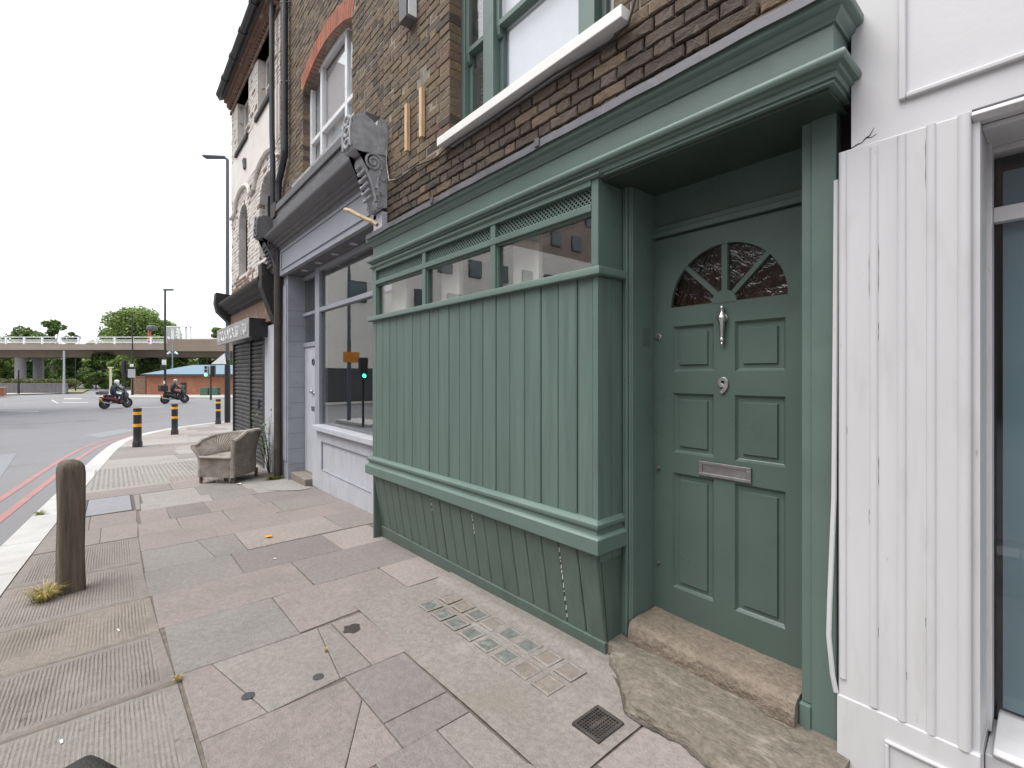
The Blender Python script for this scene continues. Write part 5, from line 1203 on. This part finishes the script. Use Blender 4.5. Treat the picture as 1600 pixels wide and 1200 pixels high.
def leafmesh(name, arrs, m, parent=None, loc=(0,0,0)):
    v = np.concatenate(arrs) - np.array(loc); n = len(v)//4
    me = bpy.data.meshes.new(name); me.vertices.add(len(v)); me.vertices.foreach_set('co', v.ravel()); me.loops.add(n*4); me.loops.foreach_set('vertex_index', np.arange(n*4)); me.polygons.add(n); me.polygons.foreach_set('loop_start', np.arange(0,n*4,4)); me.update(calc_edges=True); me.materials.append(m)
    o = bpy.data.objects.new(name, me); COL.objects.link(o)
    if parent: o.parent = parent
    else: o.location = loc
    return o
hg = []
for k in range(46):
    q = p0.lerp(p1, (k+.5)/46) + DV*1.0; hg.append(leaves((q.x,q.y,ZF+1.05+.12*math.sin(k*1.9)), (.55,.55,.42), 260, .10, 100+k))
tag(leafmesh('hedge', hg, M['leafC'], None, (*W(0,52), ZF)), 'clipped dry green hedge above the grey paling fence', 'hedge')
def tree(name, px, t, top, spread, m, label, seed, base=None, n=4200, size=.30, trunk=True, blobs=14, low=.35, group='trees behind the flyover', sparse=1.0):
    c = wv(px, t, ZF); zt = zpx(top, t); H_ = zt-ZF; R_ = spread*t/735
    tr = thing(name, label, 'tree', (c.x, c.y, ZF), group); rr = random.Random(seed)
    tk = MB(); tk.tube([c, c+Vector((rr.uniform(-.2,.2),0,H_*.3)), c+Vector((rr.uniform(-.3,.3),0,H_*.6)), c+Vector((rr.uniform(-.4,.4),0,H_*.85))], [H_*.028, H_*.022, H_*.014, .03], 8)
    arr = []
    for k in range(blobs):
        a = rr.uniform(0, 2*PI); q = math.sqrt(rr.random())*.78; hz = low + (1-low)*rr.random()**.8; wdt = 1-.55*max(0, (hz-.6)/.4)
        bc = c + Vector((math.cos(a)*R_*q*wdt, math.sin(a)*R_*q*wdt, H_*(hz*.90))); br = R_*rr.uniform(.26,.44)
        arr.append(leaves(tuple(bc), (br,br,br*.72), int(n/blobs*sparse), size, seed*50+k))
        st_ = c+Vector((0,0,H_*rr.uniform(.3,.5))); tk.tube([st_, st_.lerp(bc,.5)+Vector((0,0,.3)), bc], [H_*.010, H_*.007, .02], 5)
    tk.build('trunk', M['bark'], tr); ob = leafmesh('crown', arr, m, tr, (c.x,c.y,ZF)); return tr
tree('broad_tree', 208, 92, 481, 66, M['leafA'], 'tall broad green tree rising above the middle of the flyover', 21, n=15000, size=.24, blobs=34, low=.40)
tree('broad_tree', 262, 96, 500, 40, M['leafA'], 'round tree crown behind the lamp post and glass shelter', 22, n=9000, size=.24, blobs=24, low=.40)
tree('broad_tree', 165, 94, 512, 30, M['leafA'], 'lower left shoulder tree beside the tallest crown', 28, n=4500, size=.30, blobs=14, low=.4)
tree('broad_tree', 38, 90, 508, 42, M['leafB'], 'spreading dark tree above the railing at far left', 23, n=3600, size=.28, blobs=14, low=.5, sparse=.8)
tree('slim_tree', 84, 88, 492, 22, M['leafB'], 'sparse tree with open crown above the railing', 24, n=1500, size=.26, blobs=11, low=.62)
tree('slim_tree', 112, 88, 510, 15, M['leafB'], 'small sparse tree right of the open crown', 25, n=800, size=.25, blobs=7, low=.70)
for i, (px, t, top, sp, mm, lab) in enumerate([(8,78,548,40,'leafA','mid green bush below the flyover at far left'), (60,80,552,34,'leafB','dark bush between the concrete columns'), (110,70,556,22,'leafB','dark conifer like bush right of the columns'), (135,84,560,24,'leafA','pale bush below the flyover by the grass verge'), (160,68,553,28,'leafB','dense bush behind the motorcyclist in the white helmet'), (195,66,555,26,'leafA','green bush left of the brick hut'), (232,70,555,32,'leafB','dark bush over the hut roof, left end'), (285,70,556,34,'leafA','dark bush over the hut roof, middle'), (335,70,557,32,'leafB','dark bush over the hut roof, right end'), (150,62,578,16,'leafB','small round bush near the cream post'), (340,88,505,12,'leafA','tree top beside the derelict cornice')]):
    tree('bush' if i < 10 else 'slim_tree', px, t, top, sp, M[mm], lab, 40+i, n=3000, size=.24, blobs=13, low=.12 if i < 10 else .6, group='bushes below the flyover')
wl = []
for k in range(120):
    px = -190 + k*5.6; c = wv(px, 104, 0); wl.append(leaves((c.x, c.y, ZF+1.6+2.2*((k*37) % 10)/10), (2.2,2.2,2.6), 300, .42, 900+k))
tag(leafmesh('woodland', wl, M['leafB'], None, (*W(100,104), ZF)), 'dark mass of trees far behind below the flyover', 'trees', kind='stuff')
# distant house roof seen below the flyover
dh = thing('distant_house', 'distant brick house with brown pitched roof below the flyover', 'house', (*W(125,110), ZF)); c = wv(133,110,0)
m_ = MB(); boxdir(m_, c-RV*4, c+RV*4, 6, ZF, zpx(576,110)); m_.build('wall', M['hut_brick'], dh)
m_ = MB(); q = [c-RV*4.3-DV*3.3, c+RV*4.3-DV*3.3, c+RV*4.3+DV*3.3, c-RV*4.3+DV*3.3]; z0, z1 = zpx(576,110), zpx(563,110); m_.add([(p.x,p.y,z0) for p in q]+[((q[0]+q[3])/2).to_tuple()[:2]+(z1,), ((q[1]+q[2])/2).to_tuple()[:2]+(z1,)], [(0,1,5,4),(2,3,4,5),(0,4,3),(1,2,5),(0,3,2,1)]); m_.build('roof', M['old_brick'], dh)
for k in (-2, 0, 2): m_ = MB(); a = c+RV*k-DV*3.02; boxdir(m_, a-RV*.5, a+RV*.5, .08, zpx(583,110), zpx(578,110)); m_.build('window', M['opp_glass'], dh)
# flyover
FT = 66.0
fo = thing('flyover', 'long concrete road flyover with white railings crossing the background', 'bridge', (*W(100,FT), ZF))
pa, pb_ = wv(-420, FT, 0), wv(262, FT, 0); pc = wv(620, FT, 0)
zb, zm, zt = zpx(557.5,FT), zpx(546,FT), zpx(537.5,FT)
def sweepdir(prof, a, b, name, m, parent, ext=9.0):   # profile: (depth along DV, z)
    mb = MB(); n = len(prof); vs = [(p+DV*o).to_tuple()[:2]+(z,) for p in (a, b) for o, z in prof]
    return mb.add(vs, [(k, (k+1) % n, n+(k+1) % n, n+k) for k in range(n)] + [tuple(range(n))[::-1], tuple(range(n, 2*n))]).build(name, m, parent)
sweepdir([(2.3,zb),(1.9,zm),(8.1,zm),(7.7,zb)], pa, pc, 'deck', M['far_concrete'], fo)
sweepdir([(0,zm-.05),(-.05,zt),(.6,zt),(.6,zt-.25),(9.4,zt-.25),(9.4,zt),(10,zt),(10,zm-.05)], pa, pb_, 'edge_beam', M['far_concrete_top'], fo)
sweepdir([(-.12,zm-.25),(-.12,zpx(530,FT)),(.35,zpx(530,FT)),(.35,zm-.05),(9.6,zm-.05),(9.6,zpx(530,FT)),(10,zpx(530,FT)),(10,zm-.25)], pb_, pc, 'parapet', M['far_concrete'], fo)
zr = zpx(526.5,FT)
for off in (.25, 9.75):
    for z in (zr, (zr+zt)/2+.08, zt+.18):
        m_ = MB(); boxdir(m_, pa+DV*off, pb_+DV*off, .08, z-.05, z+.05); m_.build('rail', M['rail_white'], fo)
L_ = (pb_-pa).length; k = 0
while k*2.55 < L_:
    q = pb_-RV*k*2.55+DV*.25; m_ = MB(); boxdir(m_, q-RV*.09, q+RV*.09, .16, zt, zr+.02); m_.build('rail_post', M['rail_white'], fo); k += 1
for px in (32, 60, -160, -190): c = wv(px, FT+ (3 if px in (32,-160) else 7), 0); MB().lathe([(.62*(1 if px in (32,-160) else 1), ZF-.1),(.62, zb+.05)], (c.x,c.y,0), 'z', 20).build('column', M['column'], fo, smooth=True)
# glass shelter, red post and signs on the deck
gs = thing('glass_shelter', 'white framed glass shelter on the flyover', 'shelter', (*W(275,FT+2), zpx(530,FT)))
zg0, zg1 = zpx(531,FT+2), zpx(511,FT+2)
for a, b in ((259,269),(271,279.5),(280.5,290),(291,298)):
    m_ = MB(); q0, q1 = wv(a,FT+2,0), wv(b,FT+2,0)
    boxdir(m_, q0-RV*.07, q0+RV*.07, .14, zg0, zg1); boxdir(m_, q1-RV*.07, q1+RV*.07, .14, zg0, zg1); m_.build('frame', M['rail_white'], gs)
    m_ = MB(); boxdir(m_, q0+RV*.08, q1-RV*.08, .02, zg0, zg1); m_.build('pane', M['glass'], gs)
m_ = MB(); boxdir(m_, wv(258,FT+2,0), wv(299,FT+2,0), .5, zg1, zg1+.12); m_.build('roof', M['rail_white'], gs)
m_ = MB(); boxdir(m_, wv(299,FT+2,0), wv(420,FT+2,0), .10, zpx(528,FT), zpx(526.5,FT)); m_.build('handrail', M['rail_white'], gs)
def post(name, px, t, base, top, r_, m, label, cat, group=None, z0=None):
    c = wv(px, t, 0); z0 = (ZF if z0 is None else z0); th_ = thing(name, label, cat, (c.x,c.y,z0), group)
    MB().tube([(c.x,c.y,z0-.05),(c.x,c.y,z0+(zpx(top,t)-z0)*.25),(c.x,c.y,zpx(top,t))], [r_*1.25, r_, r_*.8], 10).build('pole', M[m], th_, smooth=True); return th_, c
p_, c = post('signal_post', 233.5, FT+1.5, 0, 516, .22, 'red_post', 'red post with a dark hooded head on the flyover', 'post', z0=zt-.2)
m_ = MB(); boxdir(m_, wv(231.5,FT+1.4,0), wv(243,FT+1.4,0), 1.0, zpx(515,FT), zpx(507,FT)); m_.build('hood', M['lamp_grey'], p_, .2)
# hut
HT = 47.0; hut = thing('brick_hut', 'low orange brick hut with blue hipped sheet roof', 'hut', (*W(290,HT), ZF))
h0, h1 = wv(229,HT,0), wv(470,HT,0); ze = zpx(585.5,HT)
m_ = MB(); q = [h0, h1, h1+DV*6, h0+DV*6]; m_.add([(p.x,p.y,z) for z in (ZF,ze) for p in q], [(4,5,6,7),(0,1,5,4),(1,2,6,5),(2,3,7,6),(3,0,4,7)]); m_.build('wall', M['hut_brick'], hut)
m_ = MB(); q = [h0-RV*.35-DV*.35, h1-DV*.35, h1+DV*6.3, h0-RV*.35+DV*6.3]; r0, r1 = h0+RV*2.6+DV*3, h1-RV*2+DV*3; zr_ = zpx(570.2,HT+3)
m_.add([(p.x,p.y,ze+.05) for p in q]+[(r0.x,r0.y,zr_),(r1.x,r1.y,zr_)], [(0,1,5,4),(2,3,4,5),(0,4,3),(1,2,5),(0,3,2,1)]); m_.build('roof', M['hut_roof'], hut)
m_ = MB(); boxdir(m_, q[0], q[1], .08, ze-.12, ze+.06); m_.build('eaves', M['hut_edge'], hut)
m_ = MB(); boxdir(m_, wv(282,HT-.02,0), wv(291,HT-.02,0), .06, ZF+.15, zpx(598,HT)); m_.build('door', M['black'], hut)
bw = thing('brick_wall', 'low brown brick wall left of the hut', 'wall', (*W(216,HT+.5), ZF)); m_ = MB(); boxdir(m_, wv(206,HT+.6,0), wv(229,HT+.6,0), .25, ZF, zpx(589,HT)); m_.build('wall_body', M['old_brick'], bw, .01); m_ = MB(); boxdir(m_, wv(205.5,HT+.6,0), wv(229,HT+.6,0), .32, zpx(589,HT), zpx(588,HT)); m_.build('coping', M['hut_brick'], bw)
cb = thing('street_cabinet', 'green metal cabinets in front of the brick hut', 'cabinet', (*W(330,HT-1.2), ZF))
for a, b in ((315,327),(329,342)): m_ = MB(); boxdir(m_, wv(a,HT-1.2,0), wv(b,HT-1.2,0), .5, ZF, zpx(605.5,HT-1.2)); m_.build('cabinet_body', M['bin_green'], cb, .02)
# posts, lamps, signs and signals
lp_, c = post('street_lamp', 355.5, 19.6, 662, 250, .075, 'lamp_grey', 'tall grey street lamp with flat head behind the derelict building', 'street lamp', 'street lamps', g(-22))
zt_ = zpx(250,19.6); m_ = MB(); m_.tube([(c.x,c.y,zt_-.15), (c.x,c.y,zt_+.02), tuple(Vector((c.x,c.y,zt_+.10))-RV*.12)], .05, 8); m_.build('elbow', M['lamp_grey'], lp_, smooth=True)
m_ = MB(); a = Vector((c.x,c.y,0)); q = [a-RV*.08-DV*.09, a-RV*.98-DV*.15, a-RV*.98+DV*.15, a-RV*.08+DV*.09]; m_.add([(p.x,p.y,zt_+.06+.03*(i in (1,2))) for i, p in enumerate(q)]+[(p.x,p.y,zt_+.16+.02*(i in (1,2))) for i, p in enumerate(q)], [(0,3,2,1),(4,5,6,7),(0,1,5,4),(1,2,6,5),(2,3,7,6),(3,0,4,7)]); m_.build('lamp_head', M['lamp_grey'], lp_, .03)
MB().lathe([(.11,g(-22)-.05),(.11,g(-22)+2.2),(.09,g(-22)+2.6)], (c.x,c.y,0), 'z', 12).build('base', M['lamp_black'], lp_, smooth=True)
m_ = MB(); s0 = Vector((c.x,c.y,0))-DV*.14; tw = zpx(552,19.6); tb = zpx(569,19.6); hw = .30
m_.add([(p.x,p.y,z) for p, z in ((s0-RV*(hw*2.0),tb),(s0+RV*.02,tb),(s0-RV*.04,tw))]+[((p+DV*.02).x,(p+DV*.02).y,z) for p, z in ((s0-RV*(hw*2.0),tb),(s0+RV*.02,tb),(s0-RV*.04,tw))], [(0,1,2),(5,4,3),(0,1,4,3),(1,2,5,4),(2,0,3,5)]); m_.build('warning_sign', M['sign_white'], lp_)
l2, c = post('street_lamp', 258, 37, 0, 453, .085, 'lamp_black', 'black street lamp with small head at the crossing by the hut', 'street lamp', 'street lamps')
zt_ = zpx(453,37); m_ = MB(); boxdir(m_, c-RV*.1, c+RV*.62, .22, zt_-.05, zt_+.08); m_.build('lamp_head', M['lamp_grey'], l2, .03)
m_ = MB(); boxdir(m_, c-RV*.16-DV*.12, c+RV*.17-DV*.12, .03, zpx(570,37), zpx(562,37)); m_.build('sign_plate', M['sign_white'], l2)
m_ = MB(); boxdir(m_, c-RV*.22-DV*.14, c+RV*.16-DV*.14, .22, zpx(578,37), zpx(571,37)); m_.build('signal_head', M['black'], l2, .03)
m_ = MB(); boxdir(m_, c-RV*.06-DV*.1, c+RV*.06-DV*.1, .04, zpx(600,37), zpx(595,37)); m_.build('notice', M['sign_white'], l2)
l3, c = post('sign_post', 207, 46, 0, 492, .07, 'lamp_black', 'thin black post with two pale sign backs left of the hut', 'sign post', 'sign posts')
for a, b, w2 in ((573,569,.18),(590,577,.36)): m_ = MB(); boxdir(m_, c-RV*w2-DV*.1, c+RV*w2-DV*.1, .03, zpx(a,46), zpx(b,46)); m_.build('sign_plate', M['sign_white'] if w2 < .3 else M['lamp_light'], l3, .01)
l4, c = post('traffic_signal', 194.5, 45, 0, 578, .07, 'lamp_black', 'traffic signal seen from behind, beside the white helmeted rider', 'traffic light', 'traffic lights')
m_ = MB(); boxdir(m_, c-RV*.28, c+RV*.2, .06, zpx(586,45), zpx(562,45)); m_.build('backing_board', M['black'], l4, .03); m_ = MB(); boxdir(m_, c-RV*.15-DV*.1, c+RV*.1-DV*.1, .2, zpx(584,45), zpx(564,45)); m_.build('signal_head', M['lamp_black'], l4, .03)
l5, c = post('traffic_signal', 329.5, 38, 0, 572, .06, 'lamp_black', 'twin headed traffic signal with green light before the hut', 'traffic light', 'traffic lights')
for o_, nm in ((-.27, 1), (.24, 0)):
    q = c+RV*o_-DV*.1; m_ = MB(); boxdir(m_, q-RV*.17, q+RV*.17, .22, zpx(588.5,38), zpx(571,38)); hd_ = m_.build('signal_head', M['lamp_light'] if nm else M['black'], l5, .03)
    for k, py in enumerate((574,579.5,585.5)):
        z = zpx(py,38); e = MB(); e.lathe([(.001,0),(.10,0),(.10,.02),(.001,.02)], (0,0,0), 'z', 12); Mx = Matrix.Translation((q.x-DV.x*.13,q.y-DV.y*.13,z)) @ (-DV).to_track_quat('Z','Y').to_matrix().to_4x4(); e.xf(Mx).build('lamp', M['lamp_green'] if (nm and k == 2) else M['black'], hd_)
l6, c = post('mast', 269.5, 52, 0, 531, .06, 'cctv_blue', 'pale blue mast carrying two white cameras over the hut roof', 'mast')
m_ = MB(); boxdir(m_, c-RV*.35, c+RV*.35, .06, zpx(553,52), zpx(552,52)); m_.build('cross_arm', M['cctv_blue'], l6)
for s2 in (-1, 1): m_ = MB(); q = c+RV*.42*s2; m_.tube([(q-RV*.15*s2+Vector((0,0,zpx(550,52)))).to_tuple(), (q+RV*.13*s2+Vector((0,0,zpx(553,52)))).to_tuple()], .10, 8); m_.build('camera_housing', M['sign_white'], l6, smooth=True)
post('galvanised_post', 100, 50, 0, 548, .10, 'lamp_light', 'pale galvanised post at the end of the paling fence', 'post')
post('short_post', 29, 49, 0, 578, .08, 'lamp_black', 'short dark post before the hedge at far left', 'post')
p7, c = post('cream_post', 173, 48, 0, 575, .10, 'cream', 'cream post with a small flat top near the motorcyclist', 'post'); m_ = MB(); boxdir(m_, c-RV*.22, c+RV*.22, .2, zpx(575,48), zpx(573.5,48)); m_.build('cap', M['cream'], p7)
post('thin_post', 118, 58, 0, 556, .06, 'lamp_black', 'thin black post standing on the grass verge', 'post')

# motorcycles with riders
def motorcycle(loc, rz, s, red, label, boxed):
    b = thing('motorcycle', label, 'motorcycle', loc, 'motorcycles at the junction', rz=rz)
    for y in (-.62, .66):
        tw_ = MB(); n = 22; r_, tr_ = .25, .062
        tw_.lathe([(r_+tr_*math.cos(2*PI*k/10), tr_*math.sin(2*PI*k/10)*.95) for k in range(10)], (0,y,.312), 'x', 24, close=True)
        wl = tw_.build('wheel', M['rubber'], b, smooth=True); MB().lathe([(.05,-.04),(.20,-.02),(.20,.02),(.05,.04)], (0,y,.312), 'x', 20, close=True).build('rim', M['rimdark'], wl, smooth=True)
    def hull(secs, name, m):        # sections (y, half width, z0, z1)
        mb = MB(); vs = []
        for y, hw, z0, z1 in secs:
            zc, hz = (z0+z1)/2, (z1-z0)/2
            for k in range(12): a = 2*PI*k/12; vs.append((hw*math.copysign(abs(math.cos(a))**.7, math.cos(a)), y, zc+hz*math.copysign(abs(math.sin(a))**.7, math.sin(a))))
        n = len(secs); mb.add(vs, [(i*12+k, i*12+(k+1) % 12, (i+1)*12+(k+1) % 12, (i+1)*12+k) for i in range(n-1) for k in range(12)] + [tuple(range(12))[::-1], tuple((n-1)*12+k for k in range(12))])
        return mb.build(name, m, b, smooth=True)
    hull([(-.75,.07,.60,.74),(-.55,.15,.52,.78),(-.2,.17,.40,.76),(.15,.16,.24,.60),(.35,.15,.24,.56)], 'body', red)
    hull([(.30,.12,.35,.80),(.42,.20,.40,1.02),(.55,.17,.48,1.05),(.70,.08,.60,.95)], 'front_shield', M['bike_black'])
    hull([(-.66,.10,.76,.84),(-.45,.15,.75,.88),(-.1,.16,.72,.84),(.15,.12,.70,.78)], 'seat', M['rubber'])
    hull([(.45,.08,.50,.56),(.66,.09,.58,.66),(.86,.07,.48,.55)], 'front_mudguard', M['bike_black'])
    MB().prism([(.46,1.0),(.40,1.32),(.42,1.33),(.50,1.02)], -.17, .17, 'x').build('windscreen', M['glass_dark'], b)
    MB().tube([(-.36,.36,1.06),(-.22,.42,1.04),(0,.46,1.03),(.22,.42,1.04),(.36,.36,1.06)], .016, 8).build('handlebar', M['bike_black'], b, smooth=True)
    for s2 in (-1, 1):
        MB().tube([(s2*.09,.46,.9),(s2*.09,.66,.32)], .026, 8).build('fork', M['chrome'], b, smooth=True)
        mr = MB(); mr.tube([(s2*.28,.42,1.05),(s2*.36,.42,1.22)], .008, 6); mr.lathe([(.01,0),(.06,.005),(.06,.02),(.02,.04)], (s2*.38,.41,1.25), 'y', 12); mr.build('mirror', M['chrome'], b, smooth=True)
    MB().tube([(.17,-.05,.30),(.18,-.5,.34),(.18,-.85,.42)], [.035,.05,.055], 10).build('exhaust', M['chrome'], b, smooth=True)
    MB().prism([(-.80,.40),(-.78,.40),(-.86,.62),(-.88,.62)], -.13, .13, 'x').build('number_plate', M['plate'], b)
    MB().box(-.15,.15,-.83,-.74,.66,.76).build('tail_light', M['tail_red'], b, .02)
    MB().box(-.05,.05,-.60,-.1,.28,.38).build('swing_arm', M['bike_black'], b, .01)
    if boxed: MB().box(-.24,.24,-.98,-.52,.90,1.34).build('delivery_box', M['delivery'], b, .03)
    else: hull([(-1.02,.14,.90,1.06),(-.90,.25,.88,1.16),(-.62,.25,.88,1.16),(-.50,.18,.90,1.10)], 'top_box', M['box_grey'])
    return b
def rider(loc, rz, jm, hm_, label):
    p = thing('person', label, 'person', loc, 'motorcycle riders', rz=rz)
    V = [(0,-.22,.90),(0,-.20,1.08),(0,-.10,1.30),(0,-.03,1.44),(0,.02,1.53)]; Rr = [(.17,.15),(.165,.13),(.19,.13),(.10,.08),(.07,.07)]; E_ = [(0,1),(1,2),(2,3),(3,4)]
    def chain(root, pts):
        pr_ = root
        for q, r_ in pts: V.append(q); Rr.append((r_, r_)); E_.append((pr_, len(V)-1)); pr_ = len(V)-1
        return pr_
    for s2 in (-1, 1):
        h_ = chain(2, [((s2*.20,-.06,1.38),.075), ((s2*.33,.10,1.16),.058), ((s2*.32,.28,1.10),.046), ((s2*.31,.34,1.09),.036)])
        for k, (dx, L2) in enumerate(((-.032,.055),(-.011,.065),(.011,.062),(.030,.05))): chain(h_, [((s2*.31+dx,.375,1.095),.011), ((s2*.31+dx,.375+L2*.7,1.075),.009)])
        chain(h_, [((s2*.27,.35,1.075),.012), ((s2*.265,.38,1.06),.010)])
        chain(0, [((s2*.13,-.10,.87),.10), ((s2*.20,.24,.80),.078), ((s2*.19,.16,.52),.062), ((s2*.18,.10,.36),.048), ((s2*.19,.26,.32),.042)])
    me = bpy.data.meshes.new('body'); me.from_pydata(V, E_, []); me.materials.append(jm); o = bpy.data.objects.new('body', me); COL.objects.link(o); o.parent = p
    md = o.modifiers.new('skin', 'SKIN'); 
    for i, sv_ in enumerate(me.skin_vertices[0].data): sv_.radius = Rr[i]; sv_.use_root = (i == 0)
    md.use_smooth_shade = True; s3 = o.modifiers.new('sub', 'SUBSURF'); s3.levels = 1; s3.render_levels = 2
    he = MB(); he.lathe([(.02,-.135),(.09,-.12),(.125,-.06),(.138,0),(.130,.06),(.10,.105),(.05,.13),(.005,.137)], (0,.05,1.645), 'z', 18); he.xf(Matrix.Diagonal((.92,1.1,1,1))); ho = he.build('helmet', hm_, p, smooth=True)
    vz = MB(); vz.grid(10, 4, lambda u, v: (.13*math.sin((u-.5)*2.2), .055+.150*math.cos((u-.5)*2.2), 1.60+.10*v)); vz.build('visor', M['black'], ho, smooth=True)
    return p
zr0 = RF
a = W(181, 29.3); motorcycle((a[0], a[1], zr0), R(32), 1, M['bike_red'], 'red and black motorcycle with rounded grey top box, left of two', False); rider((a[0], a[1], zr0), R(32), M['jacket'], M['helmet'], 'person in dark jacket and white helmet riding the left motorcycle')
a = W(273, 34.3); motorcycle((a[0], a[1], zr0), R(20), 1, M['bike_black'], 'black motorcycle with red tail light, right of two', True); rider((a[0], a[1], zr0), R(20), M['jacket2'], M['helmet2'], 'person in black jacket and grey helmet riding the right motorcycle')

# ================================================================== ACROSS THE STREET (seen in the window glass)
ob = thing('opposite_block', 'cream and brown block with square windows reflected in the shop glass', 'building', (-38, -30, RF))
m_ = MB(); m_.box(-42,-34,-70,-6.2,RF,1.9, 0); m_.box(-42,-34.02,-70,-6.2,1.9,13.7,1); m_.box(-42,-34.05,-70,-6.2,13.7,24,2)
m_.build('wall', [M['opp_dark'], M['opp_cream'], M['opp_brown']], ob)
for j, z in enumerate((3.6, 6.8, 10.0, 14.6, 17.6, 20.6)):
    for k in range(20):
        y = -7.6-k*3.1 - (j % 2)*.9
        if (k*7+j*5) % 6 == 0: continue
        m_ = MB(); m_.box(-34.0,-33.93,y-1.4,y,z,z+1.55,0); m_.box(-33.935,-33.90,y-1.31,y-.09,z+.09,z+1.46,1); m_.build('window', [M['opp_frame'], M['opp_glass']], ob)
tag(MB().box(-33.9,-31.5,-60,-5.2,RF-.2,ZF+.03).build('opposite_pavement', M['far_pave']), kind='structure')
ob2 = thing('opposite_terrace', 'long brick terrace across the street behind the viewpoint', 'building', (8, -24, RF))
MB().box(-14,40,-30,-20,-1,11).build('wall', M['opp_brown'], ob2); MB().prism([(-20,11),(-25,14.5),(-30,11)], -14.1, 40.1, 'x').build('roof', M['grey_dark'], ob2)
for j, z in enumerate((.6, 4.2, 7.6)):
    for k in range(17): m_ = MB(); m_.box(-12.6+k*3,-11.4+k*3,-20.0,-19.94,z,z+1.8,0); m_.box(-12.5+k*3,-11.5+k*3,-19.945,-19.93,z+.1,z+1.7,1); m_.build('window', [M['sign_white'], M['opp_glass']], ob2)
tag(MB().sweep([(-.55,0),(.55,0),(.55,.12),(.50,.13),(-.50,.13),(-.55,.12)], [(-20.5,-3.35),(-16.9,-3.30)], zf=lambda x, y: roadz(x)).build('traffic_island', M['kerb']), kind='structure')
ol = thing('street_lamp', 'tall lamp post with orange sign reflected in the grey shop window', 'street lamp', (-19.7, -3.05, roadz(-19.7)), 'street lamps')
MB().tube([(-19.7,-3.05,-.7),(-19.7,-3.05,8.2)], [.09,.06], 10).build('pole', M['lamp_grey'], ol, smooth=True); MB().box(-19.8,-19.6,-4.2,-3.1,8.15,8.3).build('lamp_head', M['lamp_grey'], ol, .03); MB().box(-19.6,-19.56,-3.45,-2.75,1.95,2.4).build('sign_plate', M['orange_sign'], ol, .01)
ot = thing('traffic_signal', 'traffic signal with green light reflected in the grey shop window', 'traffic light', (-17.5, -2.75, roadz(-17.5)), 'traffic lights')
MB().tube([(-17.5,-2.75,-.7),(-17.5,-2.75,1.9)], .05, 8).build('pole', M['lamp_black'], ot, smooth=True); MB().box(-17.6,-17.4,-2.92,-2.58,1.25,2.1).build('signal_head', M['black'], ot, .03)
for k in range(3): MB().lathe([(.001,0),(.075,0),(.075,.03),(.001,.03)], (-17.4,-2.75,1.40+.27*k), 'x', 14).build('lamp', M['lamp_green'] if k == 0 else M['black'], ot)
